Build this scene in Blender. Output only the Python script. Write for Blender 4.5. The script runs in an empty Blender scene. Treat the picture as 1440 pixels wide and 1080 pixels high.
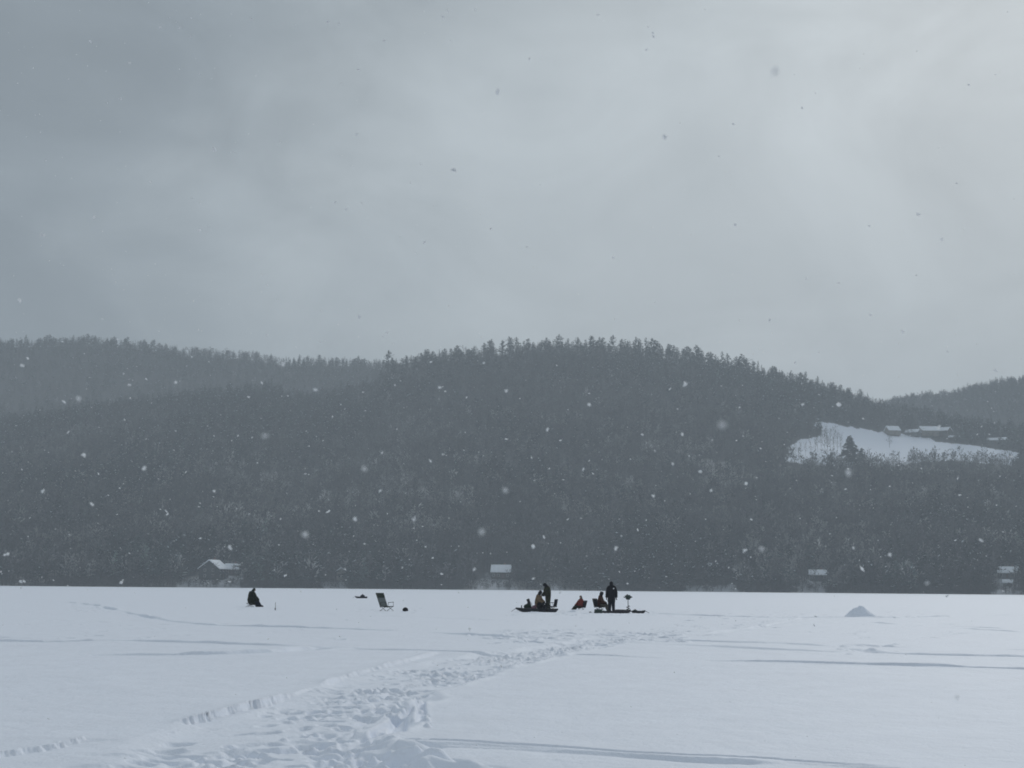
import bpy, bmesh, math, random
import numpy as np
from mathutils import Vector, Matrix, Euler

rng = np.random.default_rng(11)
random.seed(11)
R = math.radians
S = bpy.context.scene
COL = S.collection
PI = math.pi

# ------------------------------------------------------------------ camera
F = 1920.0                       # focal length in photo pixels (1440 wide)
CAM = np.array((0.0, 0.0, 1.40))
PITCH = math.atan(286 / F)
ROLL = 0.0087
_cr, _sr, _cp, _sp = math.cos(ROLL), math.sin(ROLL), math.cos(PITCH), math.sin(PITCH)
fwd = np.array((0, _cp, _sp))
up0 = np.array((0, -_sp, _cp))
rt0 = np.array((1.0, 0, 0))
rt = _cr * rt0 + _sr * up0
up = _cr * up0 - _sr * rt0

def ray(u, v):
    d = fwd + rt * ((u - 720) / F) - up * ((v - 540) / F)
    return d / np.linalg.norm(d)

def ground(u, v, z=0.0):
    """where the sight line of a photo pixel meets the lake"""
    d = ray(u, v)
    t = (z - CAM[2]) / d[2]
    return CAM + d * t

def project(x, y, z):
    px, py, pz = x - CAM[0], y - CAM[1], z - CAM[2]
    f = px * fwd[0] + py * fwd[1] + pz * fwd[2]
    a = px * rt[0] + py * rt[1] + pz * rt[2]
    b = px * up[0] + py * up[1] + pz * up[2]
    f = np.where(np.abs(f) < 1e-6, 1e-6, f)
    return 720 + F * a / f, 540 - F * b / f

def azel(u, v):
    d = ray(u, v)
    return math.atan2(d[0], d[1]), d[2] / math.hypot(d[0], d[1])

cam = bpy.data.cameras.new('camera')
camo = bpy.data.objects.new('camera', cam)
COL.objects.link(camo)
camo.matrix_world = Matrix(((rt[0], up[0], -fwd[0], CAM[0]), (rt[1], up[1], -fwd[1], CAM[1]),
                            (rt[2], up[2], -fwd[2], CAM[2]), (0, 0, 0, 1)))
cam.sensor_width = 36
cam.lens = 36 * F / 1440
cam.clip_start = 0.05
cam.clip_end = 9000
cam.dof.use_dof = True
cam.dof.focus_distance = 80
cam.dof.aperture_fstop = 20
S.camera = camo

# ------------------------------------------------------------------ helpers
def tag(o, label=None, cat=None, group=None, kind=None):
    if label: o['label'] = label
    if cat: o['category'] = cat
    if group: o['group'] = group
    if kind: o['kind'] = kind
    return o

def empty(name, loc, rz=0.0, label=None, cat=None, group=None):
    o = bpy.data.objects.new(name, None)
    COL.objects.link(o)
    o.location = loc
    o.rotation_euler = (0, 0, rz)
    return tag(o, label, cat, group)

def mesh_np(name, verts, tris=None, quads=None, mat=None, smooth=False, col=None, parent=None):
    me = bpy.data.meshes.new(name)
    verts = np.asarray(verts, dtype=np.float32)
    nt = 0 if tris is None else len(tris)
    nq = 0 if quads is None else len(quads)
    me.vertices.add(len(verts))
    me.vertices.foreach_set('co', verts.ravel())
    idx = np.concatenate([np.asarray(a, dtype=np.int32).ravel() for a in (tris, quads) if a is not None])
    me.loops.add(len(idx))
    me.loops.foreach_set('vertex_index', idx)
    me.polygons.add(nt + nq)
    st = np.concatenate([np.arange(nt) * 3, nt * 3 + np.arange(nq) * 4]).astype(np.int32)
    me.polygons.foreach_set('loop_start', st)
    if smooth:
        me.polygons.foreach_set('use_smooth', np.ones(nt + nq, dtype=bool))
    me.update(calc_edges=True)
    if col is not None:
        at = me.attributes.new('tint', 'FLOAT_COLOR', 'POINT')
        c = np.ones((len(verts), 4), dtype=np.float32)
        c[:, :3] = col
        at.data.foreach_set('color', c.ravel())
    if mat: me.materials.append(mat)
    o = bpy.data.objects.new(name, me)
    COL.objects.link(o)
    if parent: o.parent = parent
    return o

class MB:
    """collects simple solids that become ONE mesh"""
    def __init__(s): s.v, s.f = [], []
    def add(s, vs, fs):
        n = len(s.v)
        s.v += [tuple(p) for p in vs]
        s.f += [tuple(i + n for i in f) for f in fs]
        return s
    def box(s, c, d, rot=(0, 0, 0), taper=1.0, bev=0.12):
        """box with chamfered vertical corners"""
        m = Euler(rot).to_matrix()
        hx, hy, hz = d[0] / 2, d[1] / 2, d[2] / 2
        b = bev * min(hx, hy)
        ring = [(hx, -hy + b), (hx, hy - b), (hx - b, hy), (-hx + b, hy), (-hx, hy - b), (-hx, -hy + b), (-hx + b, -hy), (hx - b, -hy)]
        vs = []
        for z, k in ((-hz, 0.96), (-hz * .9, 1.0), (hz * .9, taper), (hz, taper * .96)):
            for x, y in ring:
                vs.append(Vector(c) + m @ Vector((x * k, y * k, z)))
        fs = [tuple(range(7, -1, -1)), tuple(range(24, 32))]
        for j in range(3):
            for i in range(8):
                k = (i + 1) % 8
                fs.append((j * 8 + i, j * 8 + k, j * 8 + 8 + k, j * 8 + 8 + i))
        return s.add(vs, fs)
    def tube(s, pts, r, n=7):
        pts = [Vector(p) for p in pts]
        rs = r if isinstance(r, (list, tuple)) else [r] * len(pts)
        vs, fs = [], []
        for i, p in enumerate(pts):
            t = (pts[min(i + 1, len(pts) - 1)] - pts[max(i - 1, 0)]).normalized()
            a = t.orthogonal().normalized() if i == 0 else (a - t * a.dot(t)).normalized()
            b = t.cross(a)
            for k in range(n):
                w = 2 * PI * k / n
                vs.append(p + (a * math.cos(w) + b * math.sin(w)) * rs[i])
        for i in range(len(pts) - 1):
            for k in range(n):
                q = (k + 1) % n
                fs.append((i * n + k, i * n + q, i * n + n + q, i * n + n + k))
        fs.append(tuple(range(n - 1, -1, -1)))
        fs.append(tuple(range(len(vs) - n, len(vs))))
        return s.add(vs, fs)
    def lathe(s, prof, c=(0, 0, 0), n=16, sq=1.0, wob=0.0):
        vs, fs = [], []
        for r, z in prof:
            for k in range(n):
                w = 2 * PI * k / n
                q = 1 + wob * (random.random() - .5)
                vs.append((c[0] + r * q * math.cos(w), c[1] + r * q * sq * math.sin(w), c[2] + z))
        m = len(prof)
        for i in range(m - 1):
            for k in range(n):
                q = (k + 1) % n
                fs.append((i * n + k, i * n + q, i * n + n + q, i * n + n + k))
        fs.append(tuple(range(n - 1, -1, -1)))
        fs.append(tuple(range((m - 1) * n, m * n)))
        return s.add(vs, fs)
    def sheet(s, grid, th):
        """grid of points (rows of equal length) given thickness along its normals"""
        g = np.array([[tuple(p) for p in row] for row in grid], float)
        du = np.gradient(g, axis=0); dv = np.gradient(g, axis=1)
        nn = np.cross(du, dv); nn /= np.linalg.norm(nn, axis=2, keepdims=True) + 1e-9
        a, b = g.shape[:2]
        vs = np.concatenate([(g + nn * th / 2).reshape(-1, 3), (g - nn * th / 2).reshape(-1, 3)])
        o = a * b
        fs = []
        for i in range(a - 1):
            for j in range(b - 1):
                q = (i * b + j, (i + 1) * b + j, (i + 1) * b + j + 1, i * b + j + 1)
                fs.append(q); fs.append(tuple(o + k for k in reversed(q)))
        per = [i * b for i in range(a)] + [(a - 1) * b + j for j in range(1, b)] + [i * b + b - 1 for i in range(a - 2, -1, -1)] + [j for j in range(b - 2, 0, -1)]
        for k in range(len(per)):
            p, q = per[k], per[(k + 1) % len(per)]
            fs.append((q, p, o + p, o + q))
        return s.add(vs, fs)
    def build(s, name, mat, parent=None, smooth=True, loc=None):
        me = bpy.data.meshes.new(name)
        me.from_pydata(s.v, [], s.f)
        bm = bmesh.new(); bm.from_mesh(me)
        bmesh.ops.recalc_face_normals(bm, faces=bm.faces)
        if smooth:
            for e in bm.edges:
                if len(e.link_faces) == 2 and e.calc_face_angle(0) > 0.7: e.smooth = False
            for f in bm.faces: f.smooth = True
        bm.to_mesh(me); bm.free()
        me.materials.append(mat)
        o = bpy.data.objects.new(name, me)
        COL.objects.link(o)
        if parent: o.parent = parent
        if loc is not None: o.location = loc
        return o

# ---- numpy noise
def _hash(ix, iy, seed):
    n = (ix.astype(np.int64) * 374761393 + iy.astype(np.int64) * 668265263 + seed * 974634777) & 0x7fffffff
    n = ((n ^ (n >> 13)) * 1274126177) & 0x7fffffff
    return ((n ^ (n >> 16)) & 0xffff) / 65535.0

def vnoise(x, y, seed=0):
    x = np.asarray(x, float); y = np.asarray(y, float)
    ix, iy = np.floor(x), np.floor(y)
    fx, fy = x - ix, y - iy
    fx = fx * fx * (3 - 2 * fx); fy = fy * fy * (3 - 2 * fy)
    a = _hash(ix, iy, seed); b = _hash(ix + 1, iy, seed)
    c = _hash(ix, iy + 1, seed); d = _hash(ix + 1, iy + 1, seed)
    return (a + (b - a) * fx + (c - a) * fy + (a - b - c + d) * fx * fy) * 2 - 1

def fbm(x, y, seed=0, o=4):
    s, a = 0, 1.0
    for k in range(o):
        s = s + a * vnoise(x * 2 ** k + k * 17.3, y * 2 ** k - k * 9.1, seed + k); a *= .5
    return s / 1.9

def sstep(a, b, x):
    t = np.clip((x - a) / (b - a), 0, 1)
    return t * t * (3 - 2 * t)

def inpoly(x, y, poly):
    ins = np.zeros(np.shape(x), bool)
    n = len(poly)
    for i in range(n):
        x1, y1 = poly[i]; x2, y2 = poly[(i + 1) % n]
        c = ((y1 > y) != (y2 > y)) & (x < (x2 - x1) * (y - y1) / ((y2 - y1) if y2 != y1 else 1e-9) + x1)
        ins ^= c
    return ins

# ------------------------------------------------------------------ materials
def mat(name, col, rough=.8, var=.12, scale=6.0, spec=.2, bump=0.0, bscale=30, metal=0.0, coords='Object'):
    m = bpy.data.materials.new(name); m.use_nodes = True
    nt = m.node_tree; b = nt.nodes['Principled BSDF']
    tc = nt.nodes.new('ShaderNodeTexCoord')
    nz = nt.nodes.new('ShaderNodeTexNoise'); nz.inputs['Scale'].default_value = scale; nz.inputs['Detail'].default_value = 5
    nt.links.new(tc.outputs[coords], nz.inputs['Vector'])
    rp = nt.nodes.new('ShaderNodeValToRGB')
    rp.color_ramp.elements[0].position = .3; rp.color_ramp.elements[1].position = .7
    rp.color_ramp.elements[0].color = [max(0, c * (1 - var)) for c in col] + [1]
    rp.color_ramp.elements[1].color = [min(1, c * (1 + var)) for c in col] + [1]
    nt.links.new(nz.outputs['Fac'], rp.inputs['Fac'])
    nt.links.new(rp.outputs['Color'], b.inputs['Base Color'])
    b.inputs['Roughness'].default_value = rough
    b.inputs['Specular IOR Level'].default_value = spec
    b.inputs['Metallic'].default_value = metal
    if bump:
        n2 = nt.nodes.new('ShaderNodeTexNoise'); n2.inputs['Scale'].default_value = bscale; n2.inputs['Detail'].default_value = 4
        nt.links.new(tc.outputs[coords], n2.inputs['Vector'])
        bp = nt.nodes.new('ShaderNodeBump'); bp.inputs['Strength'].default_value = bump; bp.inputs['Distance'].default_value = .02
        nt.links.new(n2.outputs['Fac'], bp.inputs['Height'])
        nt.links.new(bp.outputs['Normal'], b.inputs['Normal'])
    return m

def camo(name, cols, scale=9):
    m = mat(name, cols[0], .9)
    nt = m.node_tree
    rp = [n for n in nt.nodes if n.type == 'VALTORGB'][0]
    rp.color_ramp.interpolation = 'CONSTANT'
    nz = [n for n in nt.nodes if n.type == 'TEX_NOISE'][0]; nz.inputs['Scale'].default_value = scale
    e = rp.color_ramp.elements
    e[0].position = 0; e[0].color = list(cols[0]) + [1]
    e[1].position = .46; e[1].color = list(cols[1]) + [1]
    if len(cols) > 2:
        x = e.new(.58); x.color = list(cols[2]) + [1]
    return m

def tint_mat(name, rough=1.0):
    m = bpy.data.materials.new(name); m.use_nodes = True
    nt = m.node_tree; b = nt.nodes['Principled BSDF']
    at = nt.nodes.new('ShaderNodeAttribute'); at.attribute_name = 'tint'
    nt.links.new(at.outputs['Color'], b.inputs['Base Color'])
    b.inputs['Roughness'].default_value = rough
    b.inputs['Specular IOR Level'].default_value = .1
    return m

SNOWC = (.83, .873, .952)
M = {}
def snow_mat(name, bscale=24, strength=.35, coords='Object'):
    m = mat(name, SNOWC, .75, .025, 1.3, .25, coords=coords)
    nt = m.node_tree; b = nt.nodes['Principled BSDF']
    tc = [n for n in nt.nodes if n.type == 'TEX_COORD'][0]
    hs = []
    for sc, de in ((bscale, 6), (bscale * .16, 4)):
        n = nt.nodes.new('ShaderNodeTexNoise'); n.inputs['Scale'].default_value = sc; n.inputs['Detail'].default_value = de
        n.inputs['Roughness'].default_value = .65
        nt.links.new(tc.outputs[coords], n.inputs['Vector']); hs.append(n)
    b1 = nt.nodes.new('ShaderNodeBump'); b1.inputs['Strength'].default_value = strength; b1.inputs['Distance'].default_value = .012
    b2 = nt.nodes.new('ShaderNodeBump'); b2.inputs['Strength'].default_value = strength; b2.inputs['Distance'].default_value = .05
    nt.links.new(hs[0].outputs['Fac'], b1.inputs['Height'])
    nt.links.new(hs[1].outputs['Fac'], b2.inputs['Height'])
    nt.links.new(b1.outputs['Normal'], b2.inputs['Normal'])
    nt.links.new(b2.outputs['Normal'], b.inputs['Normal'])
    return m
M['snow'] = snow_mat('lake snow', 24, .55)
M['hillsnow'] = tint_mat('woodland floor and open snow')
M['roofsnow'] = mat('roof snow', (.80, .84, .89), .9, .06, .6)
M['flake'] = mat('snowflake', (.96, .97, .985), .6, .02, 300)
_nt = M['flake'].node_tree; _b = _nt.nodes['Principled BSDF']
_tl = _nt.nodes.new('ShaderNodeBsdfTranslucent'); _tl.inputs['Color'].default_value = (.99, .995, 1, 1)
_mx = _nt.nodes.new('ShaderNodeMixShader'); _mx.inputs[0].default_value = .7
_nt.links.new(_b.outputs[0], _mx.inputs[1]); _nt.links.new(_tl.outputs[0], _mx.inputs[2])
_nt.links.new(_mx.outputs[0], _nt.nodes['Material Output'].inputs['Surface'])
M['tree'] = tint_mat('bark twigs and needles')
M['black'] = mat('black nylon', (.012, .012, .016), .8, .3, 14, bump=.3)
M['navy'] = mat('navy cloth', (.009, .011, .020), .85, .3, 14, bump=.3)
M['darkgrey'] = mat('dark grey cloth', (.035, .037, .042), .85, .3, 12, bump=.3)
M['green'] = mat('dark green cloth', (.012, .024, .018), .85, .25, 10, bump=.3)
M['tan'] = mat('tan jacket', (.15, .105, .065), .9, .2, 8, bump=.3)
M['red'] = mat('red jacket', (.15, .024, .018), .85, .25, 7, bump=.3)
M['brownred'] = mat('rust jacket', (.05, .016, .009), .85, .3, 7, bump=.3)
M['blanket'] = mat('greige blanket', (.09, .08, .07), .95, .3, 9, bump=.4)
M['camo'] = camo('camouflage cloth', [(.012, .016, .010), (.03, .034, .018), (.02, .014, .009)])
M['camodark'] = camo('dark camouflage cloth', [(.008, .011, .008), (.020, .024, .013), (.012, .010, .007)])
M['skin'] = mat('skin', (.42, .24, .17), .6, .08, 20)
M['eye'] = mat('dark eye', (.03, .02, .02), .4)
M['lip'] = mat('lip', (.33, .12, .10), .5)
M['glove'] = mat('black glove', (.015, .015, .015), .8)
M['boot'] = mat('black boot', (.018, .016, .015), .7)
M['plastic'] = mat('black moulded plastic', (.012, .014, .02), .45, .3, 9, .4, bump=.1)
M['greenplastic'] = mat('dark green plastic', (.016, .035, .028), .5, .2, 9, .4)
M['steel'] = mat('grey steel tube', (.10, .105, .11), .45, .2, 20, .5, metal=.6)
M['mesh_light'] = mat('pale grey mesh cloth', (.17, .19, .19), .9, .15, 30)
M['mesh_dark'] = mat('dark olive mesh cloth', (.035, .045, .036), .9, .2, 20)
M['pink'] = mat('mauve bag cloth', (.16, .09, .12), .9, .2, 12, bump=.3)
M['white'] = mat('white plastic bag', (.55, .52, .49), .6, .12, 12, bump=.4)
M['wood'] = mat('weathered grey wood', (.15, .14, .12), .9, .2, 14)
M['orange'] = mat('orange plastic', (.30, .10, .03), .5)
M['wall_brown'] = mat('brown plank siding', (.075, .06, .05), .9, .2, 1.2)
M['wall_grey'] = mat('grey plank siding', (.13, .135, .14), .9, .2, 1.2)
M['wall_pale'] = mat('pale plank siding', (.30, .29, .27), .9, .12, 1.2)
M['wall_dark'] = mat('dark plank siding', (.045, .05, .05), .9, .2, 1.2)
M['wall_tan'] = mat('tan plank siding', (.20, .18, .15), .9, .15, 1.2)
M['brick'] = mat('brick chimney', (.16, .09, .07), .9, .3, 4)
M['trim'] = mat('window trim', (.45, .45, .44), .7)
M['glass'] = mat('dark window glass', (.02, .025, .03), .15, .1, 3, .6)
M['door'] = mat('painted door', (.10, .07, .06), .6)
M['clod'] = snow_mat('piled snow', 16, .8)

# ------------------------------------------------------------------ frozen lake: one snow sheet
NC, NR = 1150, 1200
th_mid = np.linspace(R(-27), R(27), NC)
th_side = np.linspace(R(27), R(333), 62)[1:-1]
TH = np.concatenate([th_mid, th_side])
RAD = np.concatenate([np.array([.6, 1.5, 3.0, 4.5]), np.geomspace(6.0, 125, NR), np.geomspace(130, 1380, 46)])
dlog = math.log(125 / 6.0) / (NR - 1)
RR, TT = np.meshgrid(RAD, TH, indexing='ij')
GX, GY = RR * np.sin(TT), RR * np.cos(TT)
U0, V0 = project(GX, GY, np.zeros_like(GX))
front = (GY > 4) & (np.abs(TT) < R(28))
U0 = np.where(front, U0, 9999.0); V0 = np.where(front, V0, 9999.0)

def base_h(x, y):
    d = np.hypot(x, y)
    return .045 * fbm(x / 14, y / 14, 3, 3) * np.clip(d / 20, .4, 1) + .018 * fbm(x / 2.6 + .3 * y / 2.6, y / 5.0, 5, 3)
Hh = base_h(GX, GY)
# wind-packed fine relief, only where the sheet is dense enough to carry it
near = front & (RR < 125)
Hh += np.where(near, .006 * fbm(GX / .35, GY / .6, 8, 3) + .011 * fbm(GX / 1.1 + GY / 3.0, GY / .8, 12, 3) * sstep(-.3, .4, fbm(GX / 9, GY / 9, 13, 2)), 0)

def pline(pts):
    return [ground(u, v)[:2] for u, v in pts]

def dist_line(x, y, pts):
    """distance to a polyline, run length along it, signed side"""
    best = np.full(x.shape, 1e9); run = np.zeros(x.shape); side = np.zeros(x.shape)
    acc = 0.0
    for (x1, y1), (x2, y2) in zip(pts[:-1], pts[1:]):
        dx, dy = x2 - x1, y2 - y1
        L = math.hypot(dx, dy)
        t = np.clip(((x - x1) * dx + (y - y1) * dy) / (L * L), 0, 1)
        ex, ey = x - x1 - t * dx, y - y1 - t * dy
        d = np.hypot(ex, ey)
        k = d < best
        best = np.where(k, d, best); run = np.where(k, acc + t * L, run)
        side = np.where(k, np.sign(dx * ey - dy * ex) * d, side)
        acc += L
    return best, run, side, acc

def groove(px, width, depth, seed, gap=.0, rim=.75):
    """a ski or sled track pressed into the snow; gap breaks it up along its run"""
    global Hh
    pts = pline(px)
    d, run, side, L = dist_line(GX, GY, pts)
    m = (d < width * 4) & near
    x, y = GX[m], GY[m]
    dd, rr, sd = d[m], run[m], side[m]
    w = width * (1 + .35 * vnoise(rr / 1.7, rr * 0 + 3, seed))
    sd = sd + .12 * width * vnoise(rr / .8, rr * 0, seed + 1)
    k = 1 - sstep(.55, 1.0, np.abs(sd) / w)
    rm = np.exp(-((sd - w * 1.3) / (w * .55)) ** 2) + .35 * np.exp(-((sd + w * 1.35) / (w * .5)) ** 2)
    g = np.clip(.72 + .5 * vnoise(rr / (2.2 + width * 5), rr * 0 + 7, seed + 2) * 1.6 - gap, 0, 1) if gap > 0 else 1.0
    end = sstep(0, .06 * L, rr) * sstep(0, .06 * L, L - rr)
    Hh[m] += (-depth * k + rim * depth * rm * (.6 + .4 * vnoise(rr / .5, sd / .3, seed + 5))) * g * np.maximum(end, .15)

# ---- the trodden trail: from the bottom left to the fishing party
vL = np.array([895, 905, 920, 935, 955, 975, 1000, 1015, 1035, 1060, 1100, 1200])
uL = np.array([850, 770, 650, 560, 470, 410, 335, 262, 225, 165, 100, -80])
uR = np.array([900, 880, 800, 740, 668, 620, 585, 575, 560, 600, 640, 700])
lft, rgt = np.interp(V0, vL, uL), np.interp(V0, vL, uR)
wpx = np.maximum(rgt - lft, 10)
s = (U0 - lft) / wpx
s = s + .10 * vnoise(GX / 1.1, GY / 1.6, 31)
trail = sstep(-.02, .16, s) * sstep(1.03, .84, s) * sstep(893, 904, V0)
trail = np.where(near, trail, 0)
Hh += np.where(near, np.exp(-((s - 1.0) / .045) ** 2) * sstep(893, 920, V0) * (.020 + .022 * vnoise(GX / .4, GY / .5, 47)), 0)
Hh += trail * (-.065 + .010 * fbm(GX / .7, GY / .8, 40, 3) + sstep(.22, .4, s) * (.010 * fbm(GX / .5, GY / .6, 42, 3) + .004 * fbm(GX / .2, GY / .26, 44, 2)))

def stamp(x0, y0, a, b, ang, depth, rim, soft=.55):
    """one boot print: an oval dent with a pushed-up rim"""
    r0, t0 = math.hypot(x0, y0), math.atan2(x0, y0)
    if r0 > 118 or r0 < 7 or abs(t0) > R(26): return
    ext = max(a, b) * 1.9
    i0 = 4 + int(math.log(max(r0 - ext, 6.01) / 6.0) / dlog); i1 = 4 + int(math.log((r0 + ext) / 6.0) / dlog) + 2
    da = ext / r0; st = R(54) / (NC - 1)
    j0 = max(0, int((t0 - da + R(27)) / st)); j1 = min(NC, int((t0 + da + R(27)) / st) + 2)
    X, Y = GX[i0:i1, j0:j1] - x0, GY[i0:i1, j0:j1] - y0
    c, sn = math.cos(ang), math.sin(ang)
    q = np.sqrt(((X * c + Y * sn) / a) ** 2 + ((-X * sn + Y * c) / b) ** 2)
    Hh[i0:i1, j0:j1] += -depth * (1 - sstep(soft, 1.05, q)) + rim * np.exp(-((q - 1.3) / .25) ** 2)

def trail_point():
    while True:
        v = 905 + 195 * random.random() ** .8
        a, b = np.interp(v, vL, uL), np.interp(v, vL, uR)
        u = a + (b - a) * (.08 + .86 * random.random())
        p = ground(u, v)
        return p, v
n = 0
# walk in even ground density: rows near the viewer hold less area than far ones
for k in range(1250):
    d = 10.3 + 30 * random.random() ** 1.75
    v = 826 + 1.4 * F / d
    if v < 899: continue
    a, b = np.interp(v, vL, uL), np.interp(v, vL, uR)
    q = .30 + .64 * random.random()
    if random.random() < .10: q = random.uniform(.08, .3)
    u = a + (b - a) * q
    p = ground(u, v)
    if float(vnoise(np.array(p[0] / .9), np.array(p[1] / 1.6), 55)) < -.25 and random.random() < .8: continue
    ang = 1.0 + random.gauss(0, .6)
    sz = random.uniform(.8, 1.25)
    far = min(max((d - 14) / 14, 0), 1)
    stamp(p[0], p[1], .15 * sz, .085 * sz, ang, random.uniform(.016, .064), random.uniform(.0, .008) + far * random.uniform(.0, .032), random.uniform(.3, .6))
# clods thrown up beside the prints
for k in range(170):
    d = 10.4 + 24 * random.random()
    v = 826 + 1.4 * F / d
    a, b = np.interp(v, vL, uL), np.interp(v, vL, uR)
    u = a + (b - a) * random.uniform(-.02, 1.02)
    p = ground(u, v)
    z = .02 + .06 * random.random() ** 2.5
    stamp(p[0], p[1], z, z * .8, random.random() * 3, -z * random.uniform(.3, .55), 0, .2)

def stepline(px, drop, width, seed, tooth=.16, tooth_amp=.16, fade=1.0):
    """a crumbled edge where a runner cut down through the crust, fluted along its face"""
    pts = pline(px)
    d, run, side, L = dist_line(GX, GY, pts)
    m = (d < width * 6) & near
    rr, sd = run[m], side[m]
    rs_ = rr + .9 * sd + .16 * vnoise(rr / .45, rr * 0, seed + 7)
    sd = sd + tooth_amp * (vnoise(rs_ / tooth, rr * 0, seed) * .6 + vnoise(rs_ / tooth / 2.3, rr * 0, seed + 1) * .5) * (.55 + .6 * vnoise(rr / .7, rr * 0, seed + 3))
    end = sstep(0, .10 * L, rr) * sstep(0, .10 * L, L - rr)
    amp = (.65 + .35 * vnoise(rr / .9, rr * 0, seed + 2)) * end
    prof = np.where(sd > 0, np.exp(-sd / (width * 1.6)) * .55, -np.exp(sd / (width * 2.6)) * .45)
    # soften right at the break
    prof = prof * sstep(0, width * .25, np.abs(sd))
    Hh[m] += drop * prof * amp

# fluted edges left of the trail (higher side away from the viewer = left of the run direction)
stepline([(232, 1018), (262, 1014), (300, 1006), (350, 993), (400, 978), (445, 963)], .14, .09, 61, .06, .06)
stepline([(445, 962), (500, 946), (560, 930), (620, 916)], .13, .11, 63, .11, .09)
stepline([(-20, 1066), (30, 1057), (80, 1050), (125, 1038)], .10, .08, 65, .06, .07)

# ---- tracks across the lake
groove([(60, 846), (100, 847), (135, 851), (180, 862), (240, 873), (300, 879), (400, 882), (550, 887), (640, 892), (740, 898), (830, 903)], .26, .10, 70, .05)
groove([(-40, 894), (0, 896), (100, 899), (200, 901), (300, 904), (400, 907), (470, 910), (500, 912)], .28, .10, 72, .1)
groove([(-40, 901), (60, 902), (140, 901)], .22, .08, 73)
groove([(40, 920), (90, 920), (160, 919), (250, 920), (330, 918), (400, 915), (470, 909)], .34, .13, 74, .35)
groove([(455, 908), (520, 913), (600, 914), (690, 917), (720, 920)], .20, .10, 76, .05)
groove([(790, 920), (850, 921), (900, 923), (1000, 928), (1100, 931), (1200, 935), (1320, 938), (1480, 943)], .14, .09, 78, .05)
groove([(880, 905), (960, 907), (1040, 911), (1100, 914), (1190, 917)], .34, .12, 80, .1)
groove([(930, 901), (1000, 903), (1100, 905), (1180, 910)], .22, .08, 81, .2)
groove([(1190, 907), (1240, 910), (1300, 912), (1380, 914), (1480, 917)], .22, .15, 82, .05)
groove([(1180, 912), (1240, 918), (1300, 921), (1380, 923), (1480, 926)], .24, .12, 84, .25)
groove([(1100, 880), (1200, 874), (1300, 881), (1440, 890)], .2, .05, 85, .3)
groove([(1330, 880), (1400, 884), (1480, 886)], .2, .06, 86, .3)
groove([(905, 862), (1000, 866), (1080, 868), (1180, 868), (1250, 869), (1330, 866), (1440, 864)], .3, .10, 87, .25)
groove([(990, 893), (1060, 884), (1110, 874), (1150, 864)], .25, .07, 88, .3)
groove([(700, 872), (600, 868), (480, 864), (400, 860)], .2, .05, 89, .3)
groove([(555, 1040), (590, 1041), (640, 1043), (700, 1047), (760, 1050), (800, 1053), (900, 1060), (1000, 1065), (1120, 1071), (1260, 1079)], .055, .055, 90, .12, rim=.25)
groove([(560, 1046), (640, 1048), (720, 1052), (790, 1056), (880, 1061), (960, 1066), (1060, 1072), (1170, 1077), (1300, 1085)], .10, .085, 92, .08, rim=.25)
groove([(590, 1016), (594, 1002), (590, 988)], .05, .05, 94, .1)
# sharp little banks beside the near track and the ploughed heap at its start
stepline([(540, 1060), (580, 1044), (640, 1049), (720, 1053), (800, 1057), (900, 1063), (1000, 1069), (1120, 1076)], .055, .12, 96, .9, .05)
for (u, v, a, b, ang, h) in ((575, 1050, .24, .13, .25, .10), (570, 1066, .28, .13, .5, .15), (612, 1070, .20, .14, .2, .16), (598, 1078, .26, .14, .6, .13),
                             (505, 1064, .26, .10, .5, .10), (545, 1076, .2, .12, .3, .10), (650, 1078, .30, .12, -.2, .10), (480, 1078, .22, .1, .5, .09),
                             (548, 1040, .14, .06, .5, .06), (330, 1046, .12, .09, .6, .08), (300, 1049, .14, .06, .4, .06), (210, 1052, .25, .09, .4, .06),
                             (180, 1062, .3, .1, .3, .05), (130, 1078, .2, .1, .2, .07), (250, 1046, .2, .08, .3, .04)):
    p = ground(u, v)
    h *= .30 if u < 470 else .62; a *= .85; b *= .9
    stamp(p[0], p[1], a, b, ang, -h, -.3 * h, .15)
groove([(500, 1032), (540, 1014), (588, 984)], .10, -.07, 98, 0, rim=-.3)
groove([(556, 1032), (562, 1008), (574, 996)], .09, .05, 99, 0, rim=.3)
# crumbs along the little cut right of the trail
for k in range(16):
    t = k / 15
    p = ground(590 + 12 * t + random.gauss(0, 2), 985 + 38 * t)
    z = random.uniform(.03, .06); stamp(p[0], p[1], z, z, 0, random.choice((-1, 1)) * z * .8, 0, .2)
# lumps on the track at the right
for k in range(42):
    p = ground(1180 + 90 * random.random() ** 1.4 + random.gauss(0, 4), 907 + 14 * random.random())
    z = random.uniform(.06, .2); stamp(p[0], p[1], z, z * .8, random.random() * 3, random.choice((-1, -1, 1)) * z * .24, 0, .2)
# trodden snow about the party, round the mound and far left
def trod(u0, u1, v0, v1, nn, zmin=.08, zmax=.16):
    for k in range(nn):
        p = ground(random.uniform(u0, u1), random.uniform(v0, v1))
        stamp(p[0], p[1], random.uniform(.16, .34), random.uniform(.10, .2), random.random() * 3, random.uniform(zmin, zmax) * random.choice((1, 1, 1, -.22)), .02)
trod(715, 930, 858, 866, 150); trod(1030, 1330, 851, 869, 130); trod(690, 960, 885, 905, 150, .05, .12)
trod(500, 590, 855, 863, 30); trod(330, 400, 848, 858, 24); trod(85, 150, 842, 860, 50); trod(930, 1110, 858, 885, 70)
trod(0, 1440, 845, 900, 120, .03, .07)

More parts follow.
